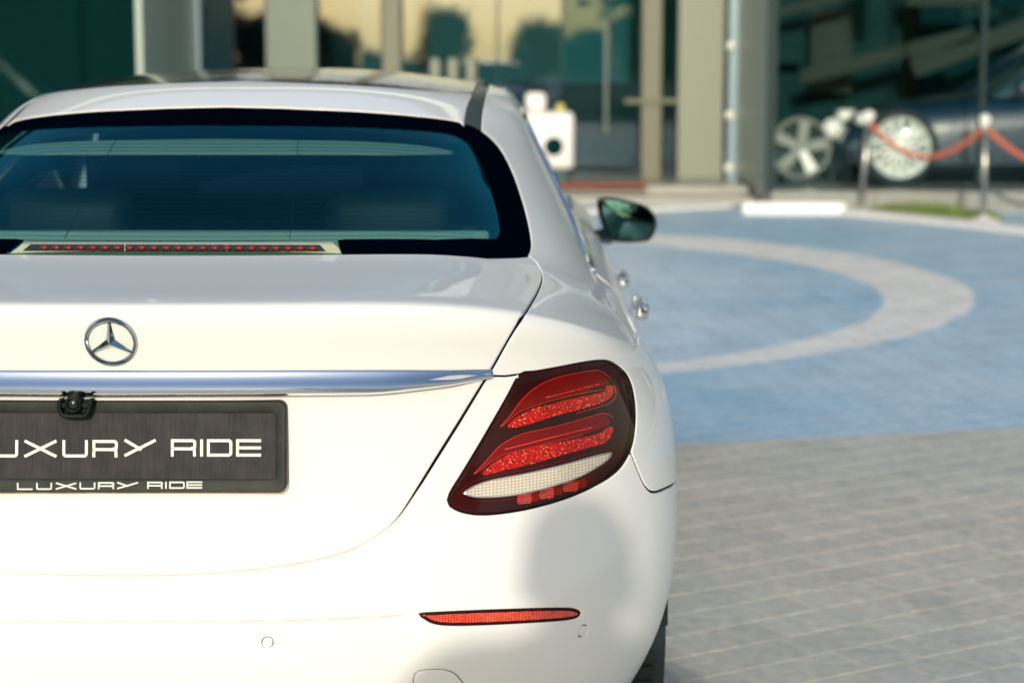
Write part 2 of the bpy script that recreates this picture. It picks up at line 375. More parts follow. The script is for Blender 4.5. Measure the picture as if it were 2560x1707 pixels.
def inset(P,d):
    if area2(P)<0: P=P[::-1]
    keep=[0]
    for i in range(1,len(P)):
        if np.hypot(*(P[i]-P[keep[-1]]))>1e-4: keep.append(i)
    P=P[keep]
    if np.hypot(*(P[0]-P[-1]))<1e-4: P=P[:-1]
    a=P-np.roll(P,1,0); b=np.roll(P,-1,0)-P
    a/=np.linalg.norm(a,axis=1,keepdims=True); b/=np.linalg.norm(b,axis=1,keepdims=True)
    na=np.stack([-a[:,1],a[:,0]],-1); nb=np.stack([-b[:,1],b[:,0]],-1); m=na+nb
    l=np.maximum((m*na).sum(1),.5)[:,None]; return P+m/l*d,P
def inpoly(Q,P):
    x,y=Q[:,0:1],Q[:,1:2]; x0,y0=P[:,0],P[:,1]; x1,y1=np.roll(x0,-1),np.roll(y0,-1)
    c=((y0>y)!=(y1>y))&(x<(x1-x0)*(y-y0)/np.where(y1==y0,1e-12,y1-y0)+x0)
    return c.sum(1)%2==1
def inpoly_c(Q,P): return np.concatenate([inpoly(Q[i:i+4000],P) for i in range(0,len(Q),4000)]) if len(Q) else np.zeros(0,bool)
def mind(Q,P):
    out=np.empty(len(Q))
    for i in range(0,len(Q),3000):
        q=Q[i:i+3000]; out[i:i+3000]=np.sqrt(((q[:,None]-P[None])**2).sum(-1)).min(1)
    return out
def dens(P,st):
    out=[]
    for a,b in zip(P,np.roll(P,-1,0)):
        k=max(1,int(math.ceil(np.hypot(*(b-a))/st)))
        for t in range(k): out.append(a+(b-a)*t/k)
    return np.array(out)
def to3(Q,off=0,disp=None):
    ph=Q[:,0]/KU; v=Q[:,1]; o=np.full(len(Q),float(off))
    if disp is not None: o=o+disp(Q[:,0],v)
    return S(ph,v)+N(ph,v)*o[:,None]
def panel(name,outer,m,parent,holes=(),off=0.,gap=.0017,rnd=.0016,flange=.012,res=.016,disp=None,gap_shade=None,gap_shade_u=-1,extra=None,hgap=None,**kw):
    """one body panel: a region of the body surface with rounded, turned-in edges"""
    loops=[]
    for k,P in enumerate([outer]+list(holes)):
        P=dens(np.asarray(P,float),res)
        _,P0=inset(P,0)
        g=gap if k==0 else -(gap if hgap is None else hgap); r_=rnd if k==0 else -rnd
        B,_=inset(P0,g); A,_=inset(P0,g+r_) 
        if len(A)!=len(B): A=B
        loops.append((A,B))
    A0=loops[0][0]
    lo=A0.min(0); hi=A0.max(0); gx=np.arange(lo[0],hi[0],res); gy=np.arange(lo[1],hi[1],res)
    gg=np.stack(np.meshgrid(gx,gy),-1); gg[1::2,:,0]+=res/2; gg=gg.reshape(-1,2)
    gg=gg[inpoly_c(gg,A0)]
    bd=np.concatenate([l[0] for l in loops]); 
    if len(gg): gg=gg[mind(gg,bd)>res*.55]
    for A,B in loops[1:]:
        if len(gg): gg=gg[~inpoly_c(gg,A)]
    if extra is not None:
        ex=extra[inpoly_c(extra,A0)]; ex=ex[mind(ex,bd)>.003]
        gg=gg[mind(gg,ex)>.0035] if len(ex)<4000 else gg; gg=np.concatenate([gg,ex])
    pts=np.concatenate([bd,gg]); ed=[]; n=0
    for A,B in loops:
        ed+=[(n+i,n+(i+1)%len(A)) for i in range(len(A))]; n+=len(A)
    r=delaunay_2d_cdt([Vector(p) for p in pts],ed,[],0,1e-7)
    vv=np.array([tuple(p) for p in r[0]]); tri=np.array([f for f in r[2] if len(f)==3])
    c=vv[tri].mean(1); ok=inpoly_c(c,A0)
    for A,B in loops[1:]: ok&=~inpoly_c(c,A)
    tri=tri[ok]
    # orientation: (U,v) counter-clockwise -> outward
    a=vv[tri]; cr_=(a[:,1,0]-a[:,0,0])*(a[:,2,1]-a[:,0,1])-(a[:,1,1]-a[:,0,1])*(a[:,2,0]-a[:,0,0])
    tri[cr_<0]=tri[cr_<0][:,::-1]
    V=[to3(vv,off,disp)]; nV=len(vv); Fs=[tuple(t) for t in tri]
    for k,(A,B) in enumerate(loops):
        m_=len(A); A3=to3(A,off,disp)
        bm=(A+B)/2+(B-A)*.2
        R1=to3(bm,off-abs(rnd)*.25,disp); R2=to3(B,off-abs(rnd),disp); R3=to3(B,off-flange,disp)
        idx=[]
        for ring in (A3,R1,R2,R3): idx.append(nV); V.append(ring); nV+=m_
        for a_,b_ in zip(idx[:-1],idx[1:]):
            for i in range(m_):
                j=(i+1)%m_
                q=(a_+i,b_+i,b_+j,a_+j)
                Fs.append(q if k==0 else q[::-1])
    V=np.concatenate(V); nT=len(tri)
    def nrm(Q,h=.0012):
        a=to3(Q+[h,0],off,disp)-to3(Q-[h,0],off,disp); b=to3(Q+[0,h],off,disp)-to3(Q-[0,h],off,disp); n_=np.cross(a,b); return n_/np.linalg.norm(n_,axis=1,keepdims=True)
    NN=[nrm(vv)]
    for k,(A,B) in enumerate(loops):
        na=nrm(A); ow=to3(B,off)-to3(A,off); ow=ow-na*(ow*na).sum(1,keepdims=True); ow/=np.maximum(np.linalg.norm(ow,axis=1,keepdims=True),1e-9)
        for c_,s_ in ((1,0),(.87,.5),(.35,.94),(0,1)): NN.append(na*c_+ow*s_)
    NN=np.concatenate(NN); NN/=np.linalg.norm(NN,axis=1,keepdims=True)
    o=mobj(name,V,Fs,m,parent,smooth=True,**kw)
    if gap_shade is not None:  # gap flanges coloured dark, standing in for shade between panels
        o.data.materials.append(gap_shade); mi=np.zeros(len(Fs),int); p_=nT
        for A,B in loops: mi[p_+2*len(A):p_+3*len(A)]=(np.abs(B[:,0])>gap_shade_u).astype(int); p_+=3*len(A)
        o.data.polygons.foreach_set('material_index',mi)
    o.data.normals_split_custom_set_from_vertices([tuple(x) for x in NN]); return o
def mirror_obj(o,name=None,parent=None):
    me=o.data.copy(); n=len(me.vertices); co=np.empty(n*3); me.vertices.foreach_get('co',co); co[0::3]*=-1; me.vertices.foreach_set('co',co)
    nr=np.empty(len(me.corner_normals)*3); o.data.corner_normals.foreach_get('vector',nr); cu=o.data.has_custom_normals
    me.flip_normals(); me.update()
    if cu:
        vi=np.empty(len(me.loops),int); o.data.loops.foreach_get('vertex_index',vi); vn=np.zeros((n,3)); vn[vi]=nr.reshape(-1,3)*[-1,1,1]; me.normals_split_custom_set_from_vertices([tuple(x) for x in vn])
    c=share(name or o.name,me,parent or o.parent)
    if 'label' in o: c['label']=o['label']
    return c
def symm(half):   # right half (from centre top, clockwise to centre bottom) -> whole outline
    h=np.array(half); return np.concatenate([h,(h*[-1,1])[::-1]])
def vz(i): return VK[i]

car=empty('white_saloon_car',(0,0,0),label='glossy white saloon seen close from behind, with star badge and black number plate',cat='car')
# --- traced outlines (right half of the car)
LID=[(1323,641),(1341,655),(1354,680),(1356,700),(1346,728),(1322,770),(1290,822),(1262,870),(1235,918),(1200,975),(1150,1056),(1100,1135),(1050,1215),(1012,1275),(984,1309),(945,1341),(895,1368),(840,1387),(770,1403),(690,1416),(560,1430),(420,1437)]
lid_c=pl(LID); vl=lid_c[-1,1]; lid_c=np.concatenate([lid_c,[[.05,vl-.0004],[0,vl-.0006]]])
WIN=[(1320,640),(1329,612),(1322,560),(1305,495),(1280,425),(1247,366),(1203,326),(1150,305),(1060,292),(900,279),(700,270)]
win_c=pl(WIN); win_c=np.concatenate([win_c,[[0,inv([(566,267)])[0,1]]]])
v_wb=vz(14)
base_c=np.array([[0,v_wb],[.2,v_wb],[.4,v_wb],[.55,v_wb]]); base_c=np.concatenate([base_c,pl([(1215,647),(1280,645),(1323,641)])])
# boot lid
def lid_disp(U,v):
    d=.0015*np.exp(-((v-PV1)/.012)**2)*np.clip((.55-np.abs(U))/.2,0,1)
    return d
PV1=inv([(400,1330)])[0,1]
lid_outer=symm(np.concatenate([base_c,lid_c[1:]]))
lid=panel('boot_lid',lid_outer,M['paint'],car,off=.0015,res=.011,disp=lid_disp,rnd=.006,gap=.0021,gap_shade=M['under'],gap_shade_u=.42)
# rear window: black border, tinted pane
GLS=[(1240,596),(1249,585),(1248,560),(1241,525),(1228,480),(1210,425),(1188,382),(1160,352),(1120,335),(1040,326),(900,319),(720,315)]
gl_c=pl(GLS); vgb=inv([(1150,600)])[0,1]; vlb=inv([(640,638)])[0,1]
ul=inv([(852,600),(838,606),(856,637)]); 
gl_half=np.concatenate([[[0,vlb],[ul[2,0]-.01,vlb],[ul[2,0],vlb+.002],[ul[1,0]+.004,vgb-.004],[ul[0,0]+.01,vgb]],np.array([[.5,vgb],[.56,vgb]]),gl_c,[[0,inv([(566,314)])[0,1]]]])
gl_outer=symm(gl_half)
win_outer=symm(np.concatenate([base_c,win_c[1:]]))
panel('window_border',win_outer,M['frit'],car,holes=[gl_outer],off=-.001,gap=.0012,rnd=.0004,flange=.004,res=.018)
rw=panel('rear_window',gl_outer,M['glass'],car,off=-.001,gap=.0001,rnd=.0002,flange=.003,res=.018)
# defroster wires on the inside of the pane
ws=MB(); vt=inv([(566,325)])[0,1]; vb=inv([(640,602)])[0,1]
for k in range(26):
    v=vb+(vt-vb)*(k+.5)/26; xs=np.linspace(-.66,.66,40)
    Q=np.stack([xs,np.full(40,v)],-1); ins=inpoly(Q,gl_outer*[.985,1]); 
    if ins.sum()<4: continue
    Q=Q[ins]; P=to3(Q,-.004); ws.tube(P,.0005,4)
for x0,x1 in ((305,160),(748,724)):
    a=inv([(x0,322),(x1,592)]); Q=np.linspace(a[0],a[1],20); ws.tube(to3(Q,-.004),.0008,4)
ws.obj('heating_wire',M['under'],car,kind='stuff')
# roof: white tail panel, glass roof, ditch strips
dit=inv([(1164,316),(1172,258),(1182,238)]); U0=dit[0,0]
ditch_in=pl([(1160,316),(1166,275),(1182,236),(1192,208)]); ditch_out=pl([(1204,331),(1206,290),(1216,240),(1224,212)])
print('ditch',ditch_in[[0,-1]],ditch_out[[0,-1]],VK)
vrg=inv([(566,204)])[0,1]; tg=pl([(1181,238),(1050,227),(900,216),(700,207)]); tg=np.concatenate([tg,[[0,vrg]]])
V_END=VK[-1]-.002
Ui=ditch_in[-1,0]; Uo=ditch_out[-1,0]
din=np.array([q for q in ditch_in]); kk=din[:,1]<tg[0,1]
bot=np.array([[0,win_c[-1,1]]]); wtop=win_c[::-1]; wtop=wtop[wtop[:,0]<din[0,0]-.004]
tail_half=np.concatenate([tg[::-1],din[kk][::-1],wtop[::-1]])
panel('roof_tail_panel',symm(tail_half),M['paint'],car,off=.001,res=.014)
roof_half=np.concatenate([[[0,V_END]],[[Ui,V_END]],din[~kk][::-1],tg])
panel('glass_roof',symm(roof_half),M['roofglass'],car,off=.0005,res=.025)
dw=win_c[(win_c[:,0]>din[0,0]-.004)&(win_c[:,0]<ditch_out[0,0]+.002)&(win_c[:,1]>vz(15))]
strip=np.concatenate([din,[[Ui,V_END]],[[Uo,V_END]],ditch_out[::-1]])
ds=panel('roof_ditch_strip',strip,M['ditch'],car,off=-.004,gap=.001,rnd=.0012,res=.02)
mirror_obj(ds)
# tail lamp, bumper and rear wing outlines
LAMP=[(1303,936),(1340,929),(1400,918),(1450,908),(1500,901),(1528,904),(1556,920),(1574,942),(1585,975),(1591,1020),(1590,1070),(1582,1115),(1562,1158),(1532,1188),(1490,1213),(1440,1236),(1380,1256),(1310,1273),(1240,1283),(1190,1284),(1150,1276),(1127,1263),(1122,1248),(1131,1226),(1160,1180),(1200,1114),(1240,1046),(1272,990)]
lamp_c=pl(LAMP,.01,True)
def seg(c,a,b):   # part of a closed outline between the points nearest to a and b, in order
    i=((c-a)**2).sum(1).argmin(); j=((c-b)**2).sum(1).argmin()
    return c[i:j+1] if j>=i else np.concatenate([c[i:],c[:j+1]])
TL=inv([(1303,936)])[0]; BR=inv([(1578,1130)])[0]
lamp_right=seg(lamp_c,TL,BR)          # top and outer side: borders the wing
lamp_left=seg(lamp_c,BR,TL)           # bottom and inner side: borders the bumper
seamL=inv([(1232,946),(1265,941),(1303,936)]); iL=((lid_c-seamL[0])**2).sum(1).argmin()
arcY,arcZ,arcR=1.17,.345,.375
seamR=pl([(1578,1130),(1590,1160),(1604,1194),(1618,1219),(1634,1229),(1655,1224),(1682,1211)])
a0=math.asin((S(seamR[-1,0]/KU,seamR[-1,1])[2]-.03-arcZ)/arcR) if False else R(42)
zs=.64
sideseam=from_side([(.80,.633),(.86,.628)])
arch=[(arcY-arcR*math.cos(t),arcZ+arcR*math.sin(t)) for t in np.linspace(R(48),R(-12),14)]
archB=from_side(arch)
foot=np.array([[archB[-1,0]-.02,VK[0]+.01],[0,VK[0]+.01]])
lid_low=lid_c[iL:]
def tuck(c):   # the bumper runs on under the lower edge of the lid
    t=np.clip((.47-c[:,0])/.10,0,1); c=c.copy(); c[:,1]+=.012*t; return c
bump_half=np.concatenate([tuck(lid_low)[::-1],seamL[1:],lamp_left[::-1][1:-1],seamR,sideseam[:1],archB,foot])
bump_full=symm(bump_half)
REF=[(1050,1533),(1100,1529),(1250,1523),(1390,1519.5),(1440,1522),(1455,1533),(1442,1545),(1390,1552),(1250,1560),(1140,1563),(1090,1559),(1064,1547)]
ref_c=pl(REF,.006,True)
def circ(px,py,rx,ry,n=28): 
    c=inv([(px,py),(px+rx,py),(px,py-ry)]); ru=abs(c[1,0]-c[0,0]); rv=abs(c[2,1]-c[0,1])
    a=np.linspace(0,2*math.pi,n,endpoint=False); return np.stack([c[0,0]+ru*np.cos(a),c[0,1]+rv*np.sin(a)],-1)
s1=circ(668,1607,14.5,14.5); s2=circ(1459,1577,11,14)
TOW=[(1052,1770),(1040,1730),(1035,1700),(1042,1682),(1062,1676),(1100,1674),(1130,1680),(1148,1695),(1166,1720),(1176,1760)]
tow_c=pl(TOW,.006,True)
crv=inv([(600,1551)])[0,1]; crr=inv([(1040,1535)])[0,1]
def bdisp(U,v):
    w=crv+(crr-crv)*np.clip(np.abs(U)/.45,0,1)
    k=np.clip((.47-np.abs(U))/.05,0,1)
    t=np.clip((.50-np.abs(U))/.14,0,1); dd=vlow(U)-v
    under=.0135*t*(np.clip(1-dd/.045,0,1)**1.5)
    return -.0060*k*(1/(1+np.exp((v-w)/.0009)))-under
lowU=lid_low[:,0]; lowV=lid_low[:,1]; _o=np.argsort(lowU)
def vlow(U): return np.interp(np.abs(U),lowU[_o],lowV[_o])
mir=lambda c: c*[-1,1]
bumper=panel('rear_bumper',bump_full,M['paint'],car,holes=[ref_c,mir(ref_c),s1,mir(s1),s2,mir(s2),tow_c],res=.0095,disp=bdisp,rnd=.0035,gap=.0021,gap_shade=M['under'],gap_shade_u=.42,hgap=.0007,extra=np.array([(u,crv+(crr-crv)*min(abs(u)/.45,1)+d) for u in np.arange(-.56,.56,.011) for d in (-.004,-.0014,0,.0014,.004)]))
for c in (s1,s2):
    o=panel('parking_sensor',c,M['paint'],car,off=-.0008,gap=.0009,rnd=.0008,res=.004,disp=bdisp); mirror_obj(o)
panel('tow_hook_cover',tow_c,M['paint'],car,gap=.0004,rnd=.0008,res=.008,disp=bdisp)
# reflector: dark red tray and bright prisms
rf=panel('bumper_reflector',ref_c,M['lamp_dark'],car,off=-.004,gap=.0006,rnd=.001,res=.006); 
ri,_=inset(dens(ref_c,.004),.0045); rp=panel('reflector_prism',ri,M['reflector'],rf,off=-.0025,gap=0,rnd=.0006,flange=.003,res=.006)
rf2=mirror_obj(rf); mirror_obj(rp,parent=rf2)
# wing with C-pillar: everything between boot, window, roof ditch and rear door
Yd=1.62
v_b=vz(14)+.005
iW=((win_c-ditch_out[0])**2).sum(1).argmin()
wl=win_c[:iW+1]
FUEL=[(1514,746),(1517,738),(1525,736.5),(1543,750),(1566,773),(1585,800),(1592,828),(1591,842),(1582,838),(1563,817),(1543,794),(1523,771),(1515,757)]
door_low=from_side([(Yd-.02,.84),(Yd,.75),(Yd,.60),(Yd-.04,.50),(Yd-.09,.46)])
archW=[(arcY-arcR*math.cos(t),arcZ+arcR*math.sin(t)) for t in np.linspace(R(165),R(52),18)]
archW=from_side(archW)
beltV=v_b
def sideY(Y,v):   # (U,v) where the flank passes the given Y
    L=PF[3](v); Yc=PF[0](v); return np.array([(math.pi/2+(Y-Yc-L)/L)*KU,v])
vr=vz(17)-.02
sidetop=[sideY(3.05,vz(18)),sideY(3.05,vr),sideY(2.6,vr-.01),sideY(2.25,vz(16)+.12),sideY(2.02,vz(15)+.22),sideY(1.86,vz(15)+.03),sideY(1.72,v_b+.14),sideY(1.62,v_b+.03),sideY(1.52,v_b-.01),sideY(1.55,v_b-.08)]
sidetop=np.array(sidetop)
wing=np.concatenate([lid_c[:iL+1][::-1],wl,ditch_out,[[Uo,V_END]],[sideY(3.05,V_END)],sidetop,door_low,archW,sideseam[::-1],seamR[::-1],lamp_right[::-1][1:-1],seamL[::-1][:-1]])
fu=inv(FUEL); fuel=cr(fu,.01,True)
wq=panel('rear_wing',wing,M['paint'],car,holes=[fuel],res=.014,rnd=.0025,gap=.0019,gap_shade=M['under'])
ff=panel('fuel_flap',fuel,M['paint'],car,gap=.001,rnd=.0015,res=.014)
mirror_obj(wq); mirror_obj(ff)
# --- dark inner shell behind the seams
def shell(name,ph,v,off,m,parent,flip=False,mask=None):
    P_,V_=np.meshgrid(ph,v); G=S(P_,V_)+N(P_,V_)*off; a,b=P_.shape
    f=[]
    for i in range(a-1):
        for j in range(b-1):
            if mask is not None and mask(P_[i,j],V_[i,j]): continue
            q=(i*b+j,i*b+j+1,(i+1)*b+j+1,(i+1)*b+j); f.append(q[::-1] if flip else q)
    return mobj(name,G.reshape(-1,3),f,m,parent,True)
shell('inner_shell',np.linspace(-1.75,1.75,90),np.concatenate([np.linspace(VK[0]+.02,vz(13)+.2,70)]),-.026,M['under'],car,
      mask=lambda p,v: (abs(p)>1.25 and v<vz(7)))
# --- tail lamps
lb=empty('tail_lamp'); lb.parent=car
def lpatch(name,px,m,off,res=.01,th=.004,closed=True,parent=lb,step=.006,rnd=.0006):
    return panel(name,pl(px,step,True),m,parent,off=off,gap=0,rnd=rnd,flange=th,res=res)
panel('lamp_bowl',lamp_c,M['lamp_dark'],lb,off=-.010,gap=.001,rnd=.0006,flange=.006,res=.014)
lens=panel('lamp_lens',lamp_c,M['lamp_lens'],lb,off=.0005,gap=.0014,rnd=.0022,flange=.010,res=.012)
UP=[(1279,1040),(1307,1003),(1340,972),(1386,948),(1447,933),(1502,926),(1528,943),(1532,960),(1500,966),(1463,984),(1386,1001),(1343,1015),(1300,1032),(1262,1062),(1256,1066)]
lpatch('red_light_field',UP,M['lamp_deep'],-.0085)
LO=[(1218,1153),(1251,1116),(1279,1098),(1313,1083),(1386,1067),(1463,1048),(1515,1034),(1534,1046),(1530,1060),(1463,1085),(1386,1104),(1300,1126),(1264,1136),(1227,1157),(1192,1182)]
lpatch('red_light_field',LO,M['lamp_deep'],-.0085)
B1=[(1276,1069),(1325,1061),(1386,1041),(1447,1025),(1509,1006),(1533,992),(1541,979),(1539,963),(1527,963),(1521,977),(1487,985),(1432,997),(1386,1009),(1340,1021),(1307,1037),(1285,1052)]
B2=[(1212,1187),(1264,1176),(1325,1162),(1386,1144),(1463,1122),(1515,1107),(1533,1092),(1541,1067),(1527,1066),(1509,1080),(1447,1095),(1386,1107),(1325,1119),(1276,1135),(1245,1152),(1221,1171)]
for B in (B1,B2): lpatch('glitter_band',B,M['glitter'],-.0055)
def guide(px,r,off=-.0045,m=M['lamp_guide'],par=lb,name='light_guide'):
    c=pl(px,.006); return MB().tube(to3(c,off),r,6).obj(name,m,par,True)
guide([(1254,1067),(1279,1040),(1307,1003),(1340,972),(1386,948),(1447,933),(1502,926),(1532,945)],.0011)
guide([(1254,1067),(1263,1062),(1300,1031),(1343,1014),(1386,1000),(1463,982),(1515,972)],.0009)
guide([(1187,1185),(1218,1153),(1251,1116),(1279,1098),(1313,1083),(1386,1067),(1463,1046),(1515,1032),(1538,1042)],.0011)
guide([(1187,1185),(1197,1180),(1227,1156),(1264,1135),(1300,1126),(1386,1104),(1463,1086)],.0009)
guide([(1540,962),(1546,985),(1535,1003),(1509,1014),(1447,1032)],.0008)
for (xa,ya,xb,yb,n) in ((1378,992,1500,960,9),(1276,1120,1480,1068,15)):   # small optics along the fields
    mb=MB()
    for k in range(n):
        q=inv([(xa+(xb-xa)*k/(n-1),ya+(yb-ya)*k/(n-1))]); p=to3(q,-.0065)[0]; mb.box(p,(.010 if k%3 else .014,.003,.0022),M=Matrix.Rotation(-.25,3,'Y'))
    mb.obj('lens_optics',M['lamp_guide'],lb,kind='stuff')
REV=[(1161,1233),(1187,1214),(1233,1199),(1325,1181),(1417,1159),(1478,1142),(1512,1134),(1531,1132),(1521,1148),(1493,1168),(1447,1193),(1386,1214),(1325,1230),(1264,1240),(1202,1243),(1172,1239)]
rv_=lpatch('reversing_lamp',REV,M['reverse'],-.003,th=.006)
rc=pl(REV,.006,True); MB().tube(to3(rc,-.0016),.0013,6,closed=True).obj('lamp_rim',M['chrome'],rv_,True)
o_,_=inset(dens(rc,.006),-.006); MB().tube(to3(o_,-.0045),.0007,5,closed=True).obj('lamp_rim',M['lamp_deep'],rv_,True)
for cx,cy in ((1316,1246),(1371,1234),(1432,1216)):
    w,h=17,13; lpatch('fog_optic',[(cx-w,cy-h+3),(cx,cy-h),(cx+w,cy-h-3),(cx+w+1,cy),(cx+w,cy+h-2),(cx,cy+h-1),(cx-w,cy+h+1),(cx-w-1,cy)],M['redgrid'],-.0045)
for cx,cy in ((1343,1242),(1402,1226),(1462,1208)):
    lpatch('fog_optic',[(cx-11,cy-9),(cx+11,cy-13),(cx+11,cy+8),(cx-11,cy+11)],M['lamp_deep'],-.0065)
lb2=empty('tail_lamp'); lb2.parent=car
for ch in list(lb.children):
    c=mirror_obj(ch,parent=lb2)
    if 'kind' in ch: c['kind']=ch['kind']
    for g in ch.children: mirror_obj(g,parent=c)
# --- chrome strip across the lid
ctop=pl([(276,925),(500,925),(800,924),(1050,923),(1231,922)],.02); cbot=pl([(276,986),(500,985),(760,984),(900,983),(955,981),(1000,976),(1100,964),(1221,944)],.02)
def resamp(c,n):
    d=np.concatenate([[0],np.cumsum(np.hypot(*np.diff(c,axis=0).T))]); t=np.linspace(0,d[-1],n); return np.stack([np.interp(t,d,c[:,0]),np.interp(t,d,c[:,1])],-1)
ns=70; a_=resamp(ctop,ns); b_=resamp(cbot,ns); a_[0,0]=b_[0,0]=0
A_=np.concatenate([mir(a_)[::-1][:-1],a_]); B_=np.concatenate([mir(b_)[::-1][:-1],b_])
SK_=1.45
prof=[(0,-.012),(0,.0075),(.015,.0100),(.05,.0118),(.12,.0136),(.22,.0156),(.32,.0171),(.40,.0176),(.46,.0166),(.56,.0138),(.68,.0098),(.80,.0070),(.90,.0048),(.97,.0032),(1,.0015),(1,-.004)]
rows=[]
for t,h in prof:
    Q=B_*(1-t)+A_*t; rows.append(to3(Q,0)+N(Q[:,0]/KU,Q[:,1])*(h*(SK_-.45*t)*np.clip((1.0-np.abs(np.linspace(-1,1,len(Q))))/.12,.35,1)**.6)[:,None])
G=np.array(rows); a,b=G.shape[:2]
cs=mobj('chrome_strip',G.reshape(-1,3),[(i*b+j,i*b+j+1,(i+1)*b+j+1,(i+1)*b+j) for i in range(a-1) for j in range(b-1)],M['chrome'],car); smooth_by_angle(cs,28)
# --- badge: ring with three-pointed star
q=inv([(278,851)])[0]; q[0]=0; c0=to3(q[None],.0045)[0]; nn=N(q[0]/KU,q[1]); zz=Vector(nn); xx=Vector((1,0,0)); yy=zz.cross(xx).normalized()
BM=Matrix((xx,yy,zz)).transposed().to_4x4(); BM.translation=Vector(c0)
bd=empty('star_badge'); bd.parent=car
R0=.0412; ring=[]
for k in range(72):
    a=2*math.pi*k/72; ring.append(a)
pr=[(R0-.0060,-.004),(R0-.0058,.0018),(R0-.0040,.0046),(R0-.0026,.0052),(R0-.0010,.0046),(R0+.0006,.0008),(R0+.0008,-.003)]
V=[BM@Vector((r*math.cos(a),r*math.sin(a),h)) for a in ring for r,h in pr]; k=len(pr)
smooth_by_angle(mobj('badge_ring',V,[(i*k+j,i*k+j+1,((i+1)%72)*k+j+1,((i+1)%72)*k+j)[::-1] for i in range(72) for j in range(k-1)],M['badge'],bd),24)
for arm in range(3):
    a=math.pi/2+arm*2*math.pi/3; d=Vector((math.cos(a),math.sin(a),0)); s=Vector((-d.y,d.x,0)); tip=R0-.0035
    a1=a+math.pi/3; a2=a-math.pi/3; ri_=.0075
    P=[Vector((0,0,.0098)),d*tip+Vector((0,0,.0034)),Vector((math.cos(a1)*ri_,math.sin(a1)*ri_,0)),d*tip+s*.0014,Vector((math.cos(a2)*ri_,math.sin(a2)*ri_,0)),d*tip-s*.0014]
    mobj('badge_arm',[BM@p for p in P],[(0,1,3,2),(0,4,5,1),(1,5,3)],M['badge'],bd)
# --- number plate with frame; a plane leaning with the lid
PY0=.062
def plp(px,py,h=0.):   # plane: Y=PY0+(Z-.76)*.16
    d=ray(px,py); a=PY0-.16*.76; t=(a-CAM[1]+.16*CAM[2])/(d[1]-.16*d[2]); p=CAM+d*t; n=np.array([0,-1,.16]); n/=np.linalg.norm(n); return p+n*h
def rrect(x0,x1,z0,z1,r,k=6):
    out=[]
    for cx,cz,a in ((x1-r,z1-r,0),(x0+r,z1-r,90),(x0+r,z0+r,180),(x1-r,z0+r,270)):
        for t in range(k+1): an=R(a+90*t/k); out.append((cx+r*math.cos(an),cz+r*math.sin(an)))
    return out
def plv(x,z,h): return (x,PY0+(z-.76)*.16-h,z)
T=plp(717,1001); Bm=plp(717,1230); I1=plp(690,1031); I2=plp(690,1197)
XR=T[0]; XI=I1[0]; z1,z0=T[2],Bm[2]; zi1,zi0=I1[2],I2[2]
XL=-XR; XIL=-XI
pe=empty('number_plate'); pe.parent=car
o1=rrect(XL,XR,z0,z1,.013); o2=rrect(XL+.002,XR-.002,z0+.002,z1-.002,.011); i0=rrect(XIL-.003,XI+.003,zi0-.003,zi1+.003,.009); i1=rrect(XIL,XI,zi0,zi1,.007); n=len(o1)
V=[plv(x,z,-.028) for x,z in o1]+[plv(x,z,.003) for x,z in o1]+[plv(x,z,.005) for x,z in o2]+[plv(x,z,.005) for x,z in i0]+[plv(x,z,.0035) for x,z in i1]+[plv(x,z,-.001) for x,z in i1]
smooth_by_angle(recalc(mobj('plate_frame',V,[(k*n+i,k*n+(i+1)%n,(k+1)*n+(i+1)%n,(k+1)*n+i) for k in range(5) for i in range(n)],M['plastic'],pe)),40)
nx,nz=60,18; V=[];Fq=[]
pp=rrect(XIL,XI,zi0,zi1,.006)
r_=random.Random(3)
pm=[plv(x,z,.0012) for x,z in pp]; mobj('plate_board',pm+[plv(x,z,-.001) for x,z in pp],[tuple(range(len(pp)))]+[(i,(i+1)%len(pp),(i+1)%len(pp)+len(pp),i+len(pp)) for i in range(len(pp))],M['plate'],pe)
# extended square lettering: strokes as flat raised ribbons
def gl(ch):
    a,b=.16,1-.16
    arc=lambda cx,cy,r,a0,a1:[(cx+r*math.cos(R(a0+(a1-a0)*t/4)),cy+r*1.6*math.sin(R(a0+(a1-a0)*t/4))) for t in range(5)]
    G={'L':[[(0,1),(0,0),(1,0)]],'U':[[(0,1)]+arc(.1,.16,.1,180,270)+arc(.9,.16,.1,270,360)+[(1,1)]],
    'X':[[(0,1),(1,0)],[(1,1),(0,0)]],'R':[[(0,0),(0,1)]+arc(.88,.84,.1,90,0)+arc(.88,.60,.1,0,-90)+[(.0,.44)],[(.82,.44)]+arc(.86,.34,.1,80,0)+[(.97,0)]],
    'Y':[[(0,1),(.5,.42)],[(1,1),(0,0)]],'I':[[(.5,0),(.5,1)]],'D':[[(0,0),(0,1)]+arc(.9,.84,.1,90,0)+arc(.9,.16,.1,0,-90)+[(0,0)]],
    'E':[[(1,1),(0,1),(0,0),(1,0)],[(0,.5),(1,.5)]]}
    return G[ch]
